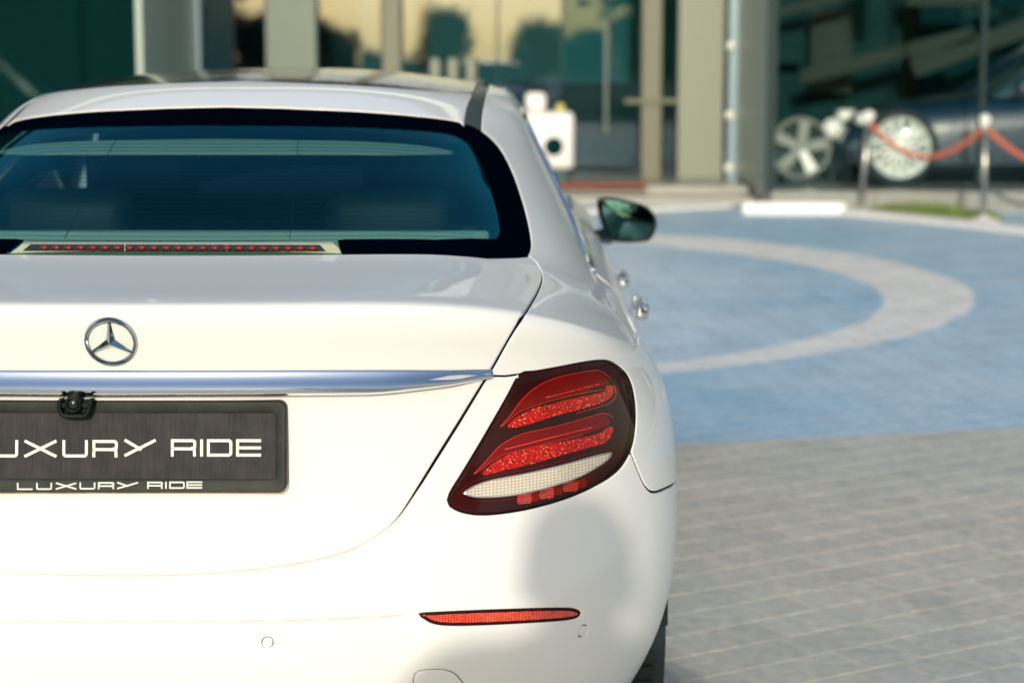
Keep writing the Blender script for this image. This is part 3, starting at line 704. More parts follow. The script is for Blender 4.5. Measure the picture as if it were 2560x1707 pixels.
def letter(ch,x0,x1,z0,z1,w,h,dx,par):
    mb=MB()
    for st in gl(ch):
        P=[Vector((x0+w/2+p[0]*(x1-x0-w),z0+w/2+p[1]*(z1-z0-w))) for p in st]; P=[p for i,p in enumerate(P) if i==0 or (p-P[i-1]).length>1e-6]; L_=[];R_=[]
        closed=(P[0]-P[-1]).length<1e-6
        if closed: P=P[:-1]
        n=len(P)
        for i,p in enumerate(P):
            a=(p-P[i-1]).normalized() if (i or closed) else None; b=(P[(i+1)%n]-p).normalized() if (i<n-1 or closed) else None
            if a is None: a=b
            if b is None: b=a
            na=Vector((-a.y,a.x)); nb=Vector((-b.y,b.x)); m=(na+nb); m=m/max(m.dot(na),.6)
            e=0
            if not closed and i in (0,n-1): e=w/2*(1 if i else -1)
            L_.append(p+m*w/2+a*e); R_.append(p-m*w/2+a*e)
        V=[];Fc=[]
        for i in range(n): V+=[plv(L_[i].x+dx,L_[i].y,h),plv(R_[i].x+dx,R_[i].y,h),plv(L_[i].x+dx,L_[i].y,h-.0012),plv(R_[i].x+dx,R_[i].y,h-.0012)]
        for i in range(n if closed else n-1):
            j=(i+1)%n; Fc+=[(4*i,4*i+1,4*j+1,4*j),(4*i+2,4*i,4*j,4*j+2),(4*i+1,4*i+3,4*j+3,4*j+1)]
        h+=.00008; mb.add(V,Fc)
    return mb.obj('letter',M['letters'],par)
big=[('L',-50,12),('U',-5,46),('X',62,142),('U',157,220),('R',232,296),('Y',312,390),('R',428,492),('I',500,509),('D',518,581),('E',591,653)]
big[0]=('L',-112,-30); big[1]=('U',-20,46)
for ch,x0,x1 in big:
    a=plp(x0,1098); b=plp(x1,1141); letter(ch,a[0],b[0],plp((x0+x1)/2,1142 if x0<300 else 1140)[2],plp((x0+x1)/2,1099 if x0<300 else 1097)[2],.0044,.0024,0,pe)
for ch,x0,x1 in [('L',45,84),('U',93,132),('X',142,193),('U',201,240),('R',247,288),('Y',295,347),('R',370,409),('I',413,420),('D',425,463),('E',468,507)]:
    a=plp(x0,1204); b=plp(x1,1221); letter(ch,a[0],b[0],plp((x0+x1)/2,1222-.008*(x0-45))[2],plp((x0+x1)/2,1204.5-.008*(x0-45))[2],.0021,.0062,0,pe)
# --- reversing camera under the strip
ce=empty('rear_view_camera'); ce.parent=car
pc=plp(198,1017,.02); cx,cy,cz=pc
U_=[(-.0235,.013),(-.025,.0),(-.021,-.010),(-.012,-.0125),(.009,-.0125),(.0175,-.010),(.023,.002),(.025,.013)]
cyl=cr(U_,.004)
mb=MB(); mb.tube([(cx+x,cy-.010,cz+z) for x,z in cyl],.0036,8); mb.tube([(cx+x,cy+.004,cz+z) for x,z in cyl],.0040,8)
V=[(cx+x,cy-.010,cz+z) for x,z in cyl]+[(cx+x,cy+.03,cz+z) for x,z in cyl]; n=len(cyl)
mb.add(V,[(i,i+1,n+i+1,n+i) for i in range(n-1)]); mb.add([(cx+x*.95,cy+.006,cz+z*.95) for x,z in cyl],[tuple(range(n))])
mb.obj('camera_housing',M['camplastic'],ce,True)
LM=Matrix.Translation((cx-.003,cy-.006,cz+.006))@Matrix.Rotation(R(100),4,'X')
lz=MB().lathe([(.014,-.01),(.014,.002),(.0125,.006),(.010,.0065),(.009,.004)],24,LM,cap=False).obj('camera_body',M['camplastic'],ce,True)
MB().lathe([(.0001,.0075),(.003,.0072),(.0058,.006),(.0085,.004)],24,LM,cap=False).obj('camera_glass',M['black_gloss'],ce,True)
MB().bbox((cx+.0155,cy-.002,cz+.004),(.010,.012,.007),.001).obj('camera_clip',M['camplastic'],ce); MB().bbox((cx-.0175,cy-.002,cz+.004),(.008,.012,.007),.001).obj('camera_clip',M['camplastic'],ce)
# --- side: doors, side windows, chrome surround
def side_poly(pts): return np.array([sideY(Y,v) for Y,v in pts])
def fs(pts): return from_side(pts)
def door(Y0,Y1,name,top0,top1):
    lo=[(Y0,.80),(Y0,.60),(Y0-.0,.45),(Y0+.05,.30),(Y1,.30),(Y1,.6),(Y1,.80)]
    return lo
vs=v_b-.012
rd=np.concatenate([[sideY(1.60,vs),sideY(1.61,vs-.06)],fs([(Yd+.004,.75),(Yd+.004,.60),(Yd-.036,.50),(Yd-.02,.40),(Yd+.02,.32),(2.62,.32),(2.62,.50),(2.62,.75)]),[sideY(2.62,vs-.03),sideY(2.62,vs)]])
o=panel('rear_door',rd,M['paint'],car,res=.02); mirror_obj(o)
fd=np.concatenate([[sideY(2.626,vs),sideY(2.626,vs-.03)],fs([(2.626,.75),(2.626,.50),(2.626,.32),(3.7,.32),(3.75,.50),(3.72,.70)]),[sideY(3.68,vs-.04),sideY(3.5,vs)]])
o=panel('front_door',fd,M['paint'],car,res=.025); mirror_obj(o)
fwg=np.concatenate([[sideY(3.505,vs),sideY(3.686,vs-.04)],fs([(3.726,.70),(3.756,.50),(3.706,.32)]),fs([(arc2-.0,zz_) for arc2,zz_ in []]) if False else np.zeros((0,2)),fs([(4.30,.70),(4.55,.70)]),[sideY(4.55,vs-.05),sideY(4.2,vs)]])
fwg=np.concatenate([[sideY(3.505,vs),sideY(3.686,vs-.04)],fs([(3.726,.70),(3.756,.50),(3.715,.33),(3.76,.34),(3.80,.50),(3.92,.66),(4.13,.73),(4.34,.66),(4.46,.50),(4.52,.35),(4.7,.35),(4.75,.6)]),[sideY(4.62,vs-.05),sideY(4.2,vs)]])
o=panel('front_wing',fwg,M['paint'],car,res=.03); mirror_obj(o)
sw=side_poly([(1.60,v_b+.01),(2.2,v_b+.005),(3.35,v_b),(3.05,vr-.05),(2.6,vr-.03),(2.27,vz(16)+.08),(2.06,vz(15)+.17),(1.90,vz(15)-.01),(1.76,v_b+.12)])
o=panel('side_window',sw,M['sideglass'],car,off=-.006,res=.03,gap=0); mirror_obj(o)
ch=side_poly([(1.57,v_b-.002),(1.66,v_b+.055),(1.80,v_b+.155),(1.95,vz(15)+.05),(2.09,vz(15)+.215),(2.30,vz(16)+.11),(2.65,vr-.012),(3.05,vr-.03)])
o=MB().tube(to3(cr(ch,.02),.001),.0075,8).obj('window_chrome',M['chrome'],car,True); mirror_obj(o)
ch=side_poly([(1.57,v_b-.004),(2.2,v_b-.006),(3.4,v_b-.006)])
o=MB().tube(to3(cr(ch,.05),.002),.007,8).obj('window_chrome',M['chrome'],car,True); mirror_obj(o)
# sills, hood, windscreen, nose (seen only when you step aside)
for s in (-1,1): MB().bbox((s*.885,2.62,.25),(.10,2.3,.16),.03).obj('sill',M['paint'],car)
st=[(3.45,.80,.985),(3.8,.82,.96),(4.2,.83,.93),(4.55,.78,.87),(4.78,.66,.78),(4.84,.60,.70)]
V=[];ns_=17
for Y,W_,Z_ in st:
    for k in range(ns_):
        u=-1+2*k/(ns_-1); V.append((u*W_,Y,Z_+.03*(1-u*u)-.06*abs(u)**6))
mobj('bonnet',V,[(i*ns_+j,i*ns_+j+1,(i+1)*ns_+j+1,(i+1)*ns_+j) for i in range(len(st)-1) for j in range(ns_-1)],M['paint'],car,True)
V=[];st=[(2.93,.56,1.405),(3.15,.62,1.29),(3.35,.68,1.16),(3.55,.74,1.0)]
for Y,W_,Z_ in st:
    for k in range(ns_):
        u=-1+2*k/(ns_-1); V.append((u*W_,Y-.12*u*u,Z_-.03*u*u))
mobj('windscreen',V,[(i*ns_+j,i*ns_+j+1,(i+1)*ns_+j+1,(i+1)*ns_+j) for i in range(3) for j in range(ns_-1)],M['sideglass'],car,True)
for s in (-1,1): MB().tube([(s*.745,3.46,.97),(s*.69,3.26,1.13),(s*.63,3.06,1.27),(s*.56,2.88,1.335)],.022,8).obj('windscreen_pillar',M['paint'],car,True)
mb=MB(); V=[]
for Z_ in (.25,.5,.72):
    for k in range(ns_):
        a=math.pi*k/(ns_-1); V.append((-.93*math.cos(a) if 0 else -.94*np.sign(math.cos(a))*abs(math.cos(a))**.6,4.35+.5*math.sin(a)**.5,Z_))
mobj('front_bumper',V,[(i*ns_+j,i*ns_+j+1,(i+1)*ns_+j+1,(i+1)*ns_+j) for i in range(2) for j in range(ns_-1)],M['paint'],car,True)
# wheels
def wheel(parent,x,y,z,r=.345,w=.24,side=1,rim=M['rimgrey']):
    we=empty('wheel',(x,y,z)); we.parent=parent
    Mx=Matrix.Rotation(R(90)*side,4,'Y')
    t=MB().lathe([(r*.68,-w/2+.01),(r*.90,-w/2),(r*.975,-w/2+.02),(r,-w/2+.045),(r,w/2-.045),(r*.975,w/2-.02),(r*.90,w/2),(r*.68,w/2-.01)],48,Mx,cap=False)
    for k in range(60):   # tread blocks
        a=2*math.pi*k/60
        for zz_ in (-.075,-.03,.03,.075):
            Mr=Mx@Matrix.Rotation(a+(.03 if zz_>0 else 0),4,'Z')@Matrix.Translation((r+.001,0,zz_)); t.box(Mr@Vector((0,0,0)),(.008,.026,.034),M=Mr.to_3x3())
    t.obj('tyre',M['rubber'],we)
    q=MB().lathe([(r*.68,-w/2+.02),(r*.66,-w/2+.03),(r*.62,0),(r*.62,w/2-.05),(r*.69,w/2-.005),(r*.66,w/2),(r*.63,w/2-.03)],40,Mx,cap=False)
    for k in range(5):
        a=2*math.pi*k/5; Mr=Mx@Matrix.Rotation(a,4,'Z'); q.box(Mr@Vector((r*.35,0,w/2-.04)),(r*.56,.05,.03),M=Mr.to_3x3())
    q.lathe([(.001,w/2-.02),(.05,w/2-.02),(.06,w/2-.05)],20,Mx,cap=False)
    smooth_by_angle(q.obj('rim',rim,we),30); MB().lathe([(.001,.0),(r*.6,.0)],24,Mx,cap=False).obj('brake_disc',M['under'],we)
    return we
for y in (1.17,4.13):
    for s in (-1,1): wheel(car,s*.818,y,.345,side=s)
# wheel housing and floor so no light leaks under the body
mb=MB()
for y in (1.17,4.13):
    for s in (-1,1):
        P=[];k=16
        for i in range(k+1):
            a=math.pi*i/k; P.append((y+.40*math.cos(a),.345+.40*math.sin(a)))
        V=[(s*.62,p[0],p[1]) for p in P]+[(s*.935,p[0],p[1]) for p in P]; n=len(P)
        mb.add(V,[(i,i+1,n+i+1,n+i) for i in range(n-1)]+[tuple(range(n))])
mb.box((0,2.6,.24),(1.5,4.2,.02)); mb.obj('wheel_housing',M['under'],car)
# --- cabin
cab=empty('cabin'); cab.parent=car
MB().bbox((0,.92,1.052),(1.12,.56,.03),.012).obj('parcel_shelf',M['shelf'],cab)
for s in (-1,1): MB().bbox((s*.66,1.9,.76),(.08,1.9,.30),.02).obj('side_trim',M['seat'],cab)
MB().box((0,1.6,.45),(1.3,2.8,.02)).box((0,3.2,.85),(1.35,.25,.35)).obj('floor_and_dash',M['seat'],cab)
V=[];k=13;st=[(1.52,1.335),(1.6,1.35),(1.75,1.375),(2.3,1.385),(2.85,1.37)]
for Y,Z_ in st:
    for i in range(k): u=-1+2*i/(k-1); V.append((u*.50,Y,Z_-.04*u*u))
n=len(V)
V+=[(x,1.52,z-.035) for x,y,z in V[:k]]
mobj('headliner',V,[(i*k+j,i*k+j+1,(i+1)*k+j+1,(i+1)*k+j) for i in range(4) for j in range(k-1)]+[(j,j+1,n+j+1,n+j) for j in range(k-1)],M['headliner'],cab,True)
def seat(x,y,z,w,front):
    s=empty('seat_back' if front else 'rear_seat',(x,y,z)); s.parent=cab
    MB().bbox((0,0,-.12),(w,.16,.56),.06).obj('backrest',M['seat'],s,True)
    MB().bbox((0,.02 if front else .0,.245),(.30,.11,.18),.045).obj('headrest',M['seat'] if front else M['seatlight'],s,True)
    [MB().tube([(x_,0,.1),(x_,0,.2)],.007,6).obj('headrest_post',M['chrome'],s) for x_ in (-.06,.06)]
ht=pl([(1146,359),(1112,350),(1040,339),(900,330),(720,325)]); hb=pl([(1146,359),(900,358),(720,357)])
hd_=np.concatenate([[[0,inv([(566,323)])[0,1]]],ht[::-1],hb[1:],[[0,inv([(566,357)])[0,1]]]])
panel('rear_header',symm(hd_),M['headliner'],cab,off=-.022,gap=0,rnd=.001,flange=.006,res=.02)
sp=[atY(600,604,1.0)[2],atY(600,583,1.0)[2]]
MB().bbox((0,1.0,sum(sp)/2-.01),(1.16,.03,sp[1]-sp[0]+.03),.008).obj('shelf_edge',M['shelf'],cab)
for x in (-.36,.36): seat(x,1.34,.835,.56,False)
for x in (-.37,.37): seat(x,2.25,.90,.50,True)
MB().bbox((0,2.98,1.27),(.24,.03,.07),.02).obj('inner_mirror',M['black_gloss'],cab,True)
# high brake lamp on the shelf, behind the pane
bl=empty('high_brake_lamp'); bl.parent=car
YB=.635
def b3(px,py,dy=0.): return atY(px,py,YB+dy)
outl=cr([(14,635),(28,622),(50,607),(80,601),(250,600),(430,600),(620,601),(800,603),(836,607),(846,620),(853,637),(430,637)],40,True)
def b3s(px,py,dy=0.):
    return b3(px,py,dy)
# housing: lower edge close to the pane, top further in
def hz(px,py): t=(638-py)/38; return atY(px,py,.634+.012*min(t/.8,1)+.09*max(0,t-.8)/.2)
zs0=638
topE=[(80+ (800-80)*t,601+2*t) for t in np.linspace(0,1,20)]
def housing():
    V=[];Fq=[];rows=[]
    for t in np.linspace(0,1,9):
        y=637-37*t+1.2; l=14+52*t**.8; r=853-30*t**2.2
        rows.append([hz(l+(r-l)*s,y+ (1.6*s)) for s in np.linspace(0,1,40)])
    back=[p+np.array([0,.06,-.03]) for p in rows[-1]]; rows.append(back); G=np.array(rows); a,b=G.shape[:2]
    return mobj('lamp_housing',G.reshape(-1,3),[(i*b+j,i*b+j+1,(i+1)*b+j+1,(i+1)*b+j) for i in range(a-1) for j in range(b-1)],M['housing'],bl,True)
housing()
def strip3(name,x0,x1,x0b,x1b,yt,yb,m,dy,par):
    V=[];k=30
    for s in np.linspace(0,1,k):
        xt=x0+(x1-x0)*s; xb=x0b+(x1b-x0b)*s; a=hz(xt,yt+1.6*s); b=hz(xb,yb+1.6*s); V+= [a+np.array([0,dy,0]),b+np.array([0,dy,0])]
    return mobj(name,V,[(2*i+1,2*i+3,2*i+2,2*i) for i in range(k-1)],m,par)
strip3('lamp_window',78,800,58,815,610,626,M['black_gloss'],-.004,bl)
for k in range(23):
    t=k/22; px=112+(782-112)*t; py=618.2+1.6*t; c=hz(px,py)+np.array([0,-.008,0])
    if k in (7,): pass
    Mx=Matrix.Translation(c)@Matrix.Rotation(R(80),4,'X')@Matrix.Diagonal((1.5,.85,1,1))
    MB().lathe([(.0001,.003),(.003,.0026),(.0052,.001),(.006,-.001)],12,Mx,cap=False).obj('brake_led',M['led'],bl,True)
for px in (314,568):
    a=hz(px,611); b=hz(px,627); MB().tube([a+np.array([0,-.006,0]),b+np.array([0,-.006,0])],.0012,5).obj('lamp_divider',M['housing'],bl)
# --- door mirror, door handles
mr=empty('door_mirror'); mr.parent=car
MY=3.2
outm=cr([(1492,506),(1500,496),(1522,495.5),(1545,498),(1578,504),(1604,511),(1620,520),(1634,533),(1642,552),(1641,570),(1632,592),(1618,604),(1590,607),(1560,607),(1534,605),(1519,600),(1511,585),(1505,568),(1497,540)],4,True)
c0=outm.mean(0)
def mrow(sc,dy): return [atY(*(c0+(p-c0)*sc),MY)+np.array([0,dy,0]) for p in outm]
rows=[mrow(.90,.004),mrow(.93,-.004),mrow(.97,-.006),mrow(1,0.0),mrow(1.0,.03),mrow(.93,.08),mrow(.78,.12),mrow(.5,.145),mrow(.1,.15)]
n=len(outm); V=[p for r in rows for p in r]
recalc(mobj('mirror_housing',V,[(k*n+i,k*n+(i+1)%n,(k+1)*n+(i+1)%n,(k+1)*n+i) for k in range(len(rows)-1) for i in range(n)],M['black_gloss'],mr,True))
gp=[atY(*(c0+np.array([3.5,0])+(p-c0)*[.86,.885]),MY)+np.array([0,.002,0]) for p in outm]
gc=atY(*(c0+np.array([3.5,0])),MY)+np.array([0,-.0045,0])
gm=[gc]+[p*.5+gc*.5+np.array([0,-.0012,0]) for p in gp]+gp
recalc(mobj('mirror_glass',gm,[(0,1+i,1+(i+1)%n) for i in range(n)]+[(1+i,1+n+i,1+n+(i+1)%n,1+(i+1)%n) for i in range(n)],M['mirror'],mr,True))
a=atY(1474,592,MY-.02); b=atY(1520,590,MY+.05)
MB().tube([a+np.array([-.05,0,0]),a,(a+b)/2+np.array([0,0,.002]),b],[.022,.017,.020,.028],12).obj('mirror_arm',M['black_gloss'],mr,True)
mr2=empty('door_mirror'); mr2.parent=car
for c_ in mr.children: mirror_obj(c_,parent=mr2)
for (px,py,Y,sc) in ((1605,770,1.78,1.0),(1561,697,2.82,.95)):
    c=atY(px,py,Y); h=empty('door_handle'); h.parent=car
    path=[(0,-.10,0),(.030,-.095,0),(.043,-.07,.0),(.047,0,.0),(.043,.07,0),(.030,.095,0),(0,.10,0)]
    path=cr(path,.012); V=[];k=12
    for i,p in enumerate(path):
        for j in range(k):
            an=2*math.pi*j/k; V.append(c+np.array([-.015,0,0])+np.array([p[0]*sc*.52+.006*math.cos(an),p[1],p[2]+.017*math.sin(an)]))
    recalc(mobj('grip',V,[(i*k+j,i*k+(j+1)%k,(i+1)*k+(j+1)%k,(i+1)*k+j) for i in range(len(path)-1) for j in range(k)]+[tuple(range(k)),tuple((len(path)-1)*k+j for j in range(k))],M['chrome'],h,True))
    h2=empty('door_handle'); h2.parent=car; mirror_obj(h.children[0],parent=h2)
# ================================================================== PLAZA
def paint_mat():
    m=bpy.data.materials.new('plaza_pavers'); m.use_nodes=True; t=m.node_tree; b=t.nodes['Principled BSDF']; L=t.links.new
    g=t.nodes.new('ShaderNodeNewGeometry'); sep=t.nodes.new('ShaderNodeSeparateXYZ'); L(g.outputs['Position'],sep.inputs[0])
    nz=t.nodes.new('ShaderNodeTexNoise'); nz.inputs['Scale'].default_value=.55; nz.inputs['Detail'].default_value=5; L(g.outputs['Position'],nz.inputs[0])
    n2=t.nodes.new('ShaderNodeTexNoise'); n2.inputs['Scale'].default_value=3.2; n2.inputs['Detail'].default_value=9; n2.inputs['Roughness'].default_value=.7; L(g.outputs['Position'],n2.inputs[0])
    n3=t.nodes.new('ShaderNodeTexNoise'); n3.inputs['Scale'].default_value=26; n3.inputs['Detail'].default_value=8; L(g.outputs['Position'],n3.inputs[0])
    def math_(op,a,b_=None):
        n=t.nodes.new('ShaderNodeMath'); n.operation=op
        for i,x in enumerate((a,b_)):
            if x is None: continue
            if isinstance(x,(int,float)): n.inputs[i].default_value=x
            else: L(x,n.inputs[i])
        return n.outputs[0]
    def dist(cx,cy,k=1.):
        dx=math_('SUBTRACT',sep.outputs[0],cx); dy=math_('MULTIPLY',math_('SUBTRACT',sep.outputs[1],cy),k)
        return math_('SQRT',math_('ADD',math_('MULTIPLY',dx,dx),math_('MULTIPLY',dy,dy)))
    def mix(f,a,c):
        n=t.nodes.new('ShaderNodeMix'); n.data_type='RGBA'; L(f,n.inputs[0])
        for s_,x in ((6,a),(7,c)):
            if isinstance(x,tuple): n.inputs[s_].default_value=(*x,1)
            else: L(x,n.inputs[s_])
        return n.outputs[2]
    wob=math_('MULTIPLY',math_('SUBTRACT',n2.outputs[0],.5),.10)
    def ramp(x,lo,hi,a=0,c=1):
        n=t.nodes.new('ShaderNodeMapRange'); n.interpolation_type='SMOOTHSTEP'; L(x,n.inputs[0]); n.inputs[1].default_value=lo; n.inputs[2].default_value=hi; n.inputs[3].default_value=a; n.inputs[4].default_value=c; return n.outputs[0]
    d_out=math_('ADD',dist(-.99,9.93),wob); d_in=math_('ADD',dist(-1.07,9.55),wob)
    ring=math_('MULTIPLY',ramp(d_out,4.47,4.53,1,0),ramp(d_in,3.94,3.99,0,1))
    # blue field: between a near arc and a far arc
    dn=dist(1.4,17.2,1.0); near=ramp(math_('ADD',math_('ADD',sep.outputs[1],math_('MULTIPLY',sep.outputs[0],-.24)),wob),4.03,4.09,0,1)
    wear=ramp(n2.outputs[0],.38,.72); big=ramp(nz.outputs[0],.35,.65); 
    blue=mix(math_('MULTIPLY',wear,.65),BLUE1,BLUE2); blue=mix(math_('MULTIPLY',big,.6),blue,BLUE3)
    inner=ramp(d_in,3.9,4.0,1,0); left=ramp(sep.outputs[0],.2,2.6,1,0)
    blue=mix(math_('MULTIPLY',inner,math_('MULTIPLY',left,.7)),blue,BLUE4)
    cream=mix(wear,(.86,.84,.79),(.78,.77,.75))
    grey=mix(wear,GREY1,GREY2); grey=mix(math_('MULTIPLY',big,.7),grey,GREY3)
    col=mix(near,grey,mix(ring,blue,cream))
    fine=ramp(n3.outputs[0],.3,.7,.88,1.08); 
    oi=t.nodes.new('ShaderNodeAttribute'); oi.attribute_name='tone'; oi.attribute_type='GEOMETRY'
    sc=t.nodes.new('ShaderNodeVectorMath'); sc.operation='SCALE'; L(col,sc.inputs[0]); L(math_('MULTIPLY',fine,math_('ADD',oi.outputs['Fac'],1.0)),sc.inputs[3])
    L(sc.outputs[0],b.inputs['Base Color']); b.inputs['Roughness'].default_value=.55
    bp=t.nodes.new('ShaderNodeBump'); bp.inputs['Strength'].default_value=.35; bp.inputs['Distance'].default_value=.006; L(n3.outputs[0],bp.inputs['Height']); L(bp.outputs[0],b.inputs['Normal'])
    return m
BLUE1=(.32,.52,.68); BLUE2=(.52,.65,.74); BLUE3=(.58,.68,.75); BLUE4=(.80,.81,.82)
GREY1=(.64,.59,.50); GREY2=(.49,.47,.41); GREY3=(.52,.53,.48)
M['paver']=paint_mat(); M['joint']=mat('joint_sand',(.33,.32,.29),.95,noise=(1.2,.9,(.42,.40,.36)))
M['earth']=mat('ground_far',(.055,.06,.058),.85,noise=(.2,.8,(.08,.08,.075)))
gsz=900
ground=mobj('ground',[(-gsz,-gsz,-.012),(gsz,-gsz,-.012),(gsz,gsz,-.012),(-gsz,gsz,-.012)],[(0,1,2,3)],M['earth'],kind='structure')
pave=mobj('pavement',[(-10,-5,.0040),(8,-5,.0040),(8,19.2,.0040),(-10,19.2,.0040)],[(0,1,2,3)],M['joint'],kind='structure')
# square-cut stones laid on the diagonal
sz=.155; ang=R(32); ca,sa=math.cos(ang),math.sin(ang)
def stone(mb_v,mb_f,x,y,h,tone,tones,w,d,a):
    c,s=math.cos(a),math.sin(a); g=.0022; n=len(mb_v); b=.0008
    for (ww,dd,z) in ((w/2-g,d/2-g,-.006),(w/2-g,d/2-g,h-.006),(w/2-g-b,d/2-g-b,h)):
        for sx,sy in ((-1,-1),(1,-1),(1,1),(-1,1)): mb_v.append((x+c*sx*ww-s*sy*dd,y+s*sx*ww+c*sy*dd,z))
    f=[(8,9,10,11)]+[(4+i,4+(i+1)%4,8+(i+1)%4,8+i) for i in range(4)]+[(i,(i+1)%4,4+(i+1)%4,4+i) for i in range(4)]
    mb_f+=[tuple(n+q for q in ff_) for ff_ in f]; tones+=[tone]*9
def keep(x,y):
    return -9.5<x<7.8 and -4.9<y<18.9
def infr(x,y):
    p=proj([x,y,0]); return -60<p[0]<2620 and p[1]<1760
V=[];Fc=[];Tn=[];near=[]
for i in range(-200,200):
    for j in range(-200,200):
        uu=(i+(.5 if j%2 else 0))*sz; vv_=j*sz
        x=ca*uu-sa*vv_; y=sa*uu+ca*vv_
        if not keep(x,y): continue
        tone=rng.normal(0,.05); h=.0050+rng.random()*.0010; aa=ang+rng.normal(0,.004)
        vis=y>-2.0 and infr(x,y) and x>.98
        if vis and len(near)<100000 and y<9: near.append((np.hypot(x-CAM[0],y-CAM[1]),x,y,h,tone,aa)); continue
        stone(V,Fc,x,y,h,tone,Tn,sz,sz,aa)
near.sort(); 
for q in near[290:]: stone(V,Fc,*q[1:4],q[4],Tn,sz,sz,q[5])
o=mobj('pavers',V,Fc,M['paver'],pave,kind='stuff'); at=o.data.attributes.new('tone','FLOAT','FACE'); at.data.foreach_set('value',Tn)
variants=[]
for k in range(12):
    v_,f_,t_=[],[],[]; stone(v_,f_,0,0,.0055,float(rng.normal(0,.045)),t_,sz,sz,0)
    v_=[(a,b,c+.0006*(rng.random()-.5) if c>.003 else c) for a,b,c in v_]
    me=bpy.data.meshes.new('paver'); me.from_pydata(v_,[],f_); me.materials.append(M['paver']); at=me.attributes.new('tone','FLOAT','FACE'); at.data.foreach_set('value',t_); variants.append(me)
for q in near[:290]:
    o=share('paver',variants[rng.integers(12)],pave); o.location=(q[1],q[2],0); o.rotation_euler=(0,0,q[5])
# ================================================================== SHOWROOM
RX=3.0; YB_=18.9; YF=15.8
# raised floor: entrance steps and display plinths
m_=MB(); m_.bbox((0,18.75,.075),(5.98,2.5,.15),.01); steps=m_.obj('entrance_step',M['step'],label='pale stone platform in front of the glass entrance',cat='step')
m_=MB(); m_.bbox((0,17.2,.0375),(5.98,.6,.075),.01); m_.obj('entrance_step',M['step'],label='low front step below the entrance platform',cat='step')
for s,lab in ((1,'grey granite plinth carrying the display cars to the right'),(-1,'grey granite plinth under the dark glass bay to the left')):
    pe_=empty('display_plinth',(s*3.0,YF,0),label=lab,cat='plinth')
    MB().bbox((s*7.0,5.0,.09),(14.0-.02,10.0,.20),.004).obj('plinth_core',M['granite'],pe_)
    for k in range(14):
        MB().bbox((s*(.5+k*1.0),-.03,.105),(.99,.05,.21),.004).obj('granite_slab',M['granite'],pe_)
# building
bld=empty('showroom_building',(0,YB_,0),label='glass-fronted showroom with recessed entrance between two projecting glass bays',cat='building')
B=lambda n,m,c,d,bev=.01: MB().bbox((c[0],c[1]-YB_,c[2]),d,bev).obj(n,m,bld)
B('roof_slab',M['wallpanel'],(0,24,7.4),(34,18,.5)); B('roof_canopy',M['alugrey'],(0,16.6,6.4),(34.2,5.2,.35))
B('back_wall',M['dark'],(0,31,3.5),(34,.3,7)); B('side_wall',M['wallpanel'],(17,23,3.5),(.3,16,7)); B('side_wall',M['wallpanel'],(-17,23,3.5),(.3,16,7))
B('shop_floor',M['wallpanel'],(0,25,.14),(34,12,.02),.001)
def pane(x0,x1,z0,z1,Y,m,t=.02): return B('glass_pane',m,((x0+x1)/2,Y,(z0+z1)/2),(x1-x0,t,z1-z0),.002)
# entrance wall panes and posts
posts=[(-2.18,-1.62,M['postgreen']),(-.90,-.70,M['postolive']),(1.94,2.16,M['postolive']),(2.34,2.84,M['postpale'])]
for a,b,m in posts: B('post',m,((a+b)/2,YB_-.06,3.2),(b-a,.14,6.1),.012)
edges=[-2.98,-2.20,-1.60,-.92,-.68,.35,1.05]
for a,b in ((-2.98,-2.20),(-1.60,-.92),(-.68,.35),(.37,1.06)): pane(a,b,.17,6.2,YB_,M['facade'])
pane(1.08,1.92,.17,6.2,YB_+.02,M['facade_door']); pane(2.18,2.33,.17,6.2,YB_,M['facade_door']); pane(2.85,2.97,.17,6.2,YB_,M['facade'])
B('door_rail',M['postolive'],(2.05,YB_-.15,1.0),(.6,.04,.05),.01)
B('handle_bar',M['postgreen'],(1.55,YB_-.12,1.25),(.04,.05,1.2),.01)
B('lintel',M['postgreen'],(0,YB_-.02,3.9),(5.9,.12,.18))
# returns of the bays, corner fins with glass fixings
for s in (1,-1):
    for k in range(6):
        y0=YF+.05+k*.5; B('return_panel',M['alugrey'],(s*3.0,y0+.25,3.2),(.06,.485,6.0),.006)
    B('corner_fin',M['alu'],(s*2.97,YB_-.14,3.2),(.18,.20,6.1),.01)
    for z in (.28,.85,1.60,2.35):
        mbx=MB().lathe([(.001,.03),(.035,.028),(.05,.015),(.055,0)],16,Matrix.Translation((s*2.90 if s>0 else s*3.02,-.27,z))@Matrix.Rotation(R(90),4,'X')); mbx.obj('glass_fixing',M['lampwhite'],bld,True)
    for k in range(7):
        x0=3.03+k*2.0; a,b=(x0,x0+1.985) if s>0 else (-x0-1.985,-x0); pane(a,b,.205,6.2,YF+.12,M['facade_dark'])
        B('mullion',M['frame'],(s*(x0+1.99),YF+.16,3.2),(.05,.08,6.0),.005)
B('corner_post',M['frame'],(3.0,YF+.02,3.2),(.09,.05,6.0),.005)
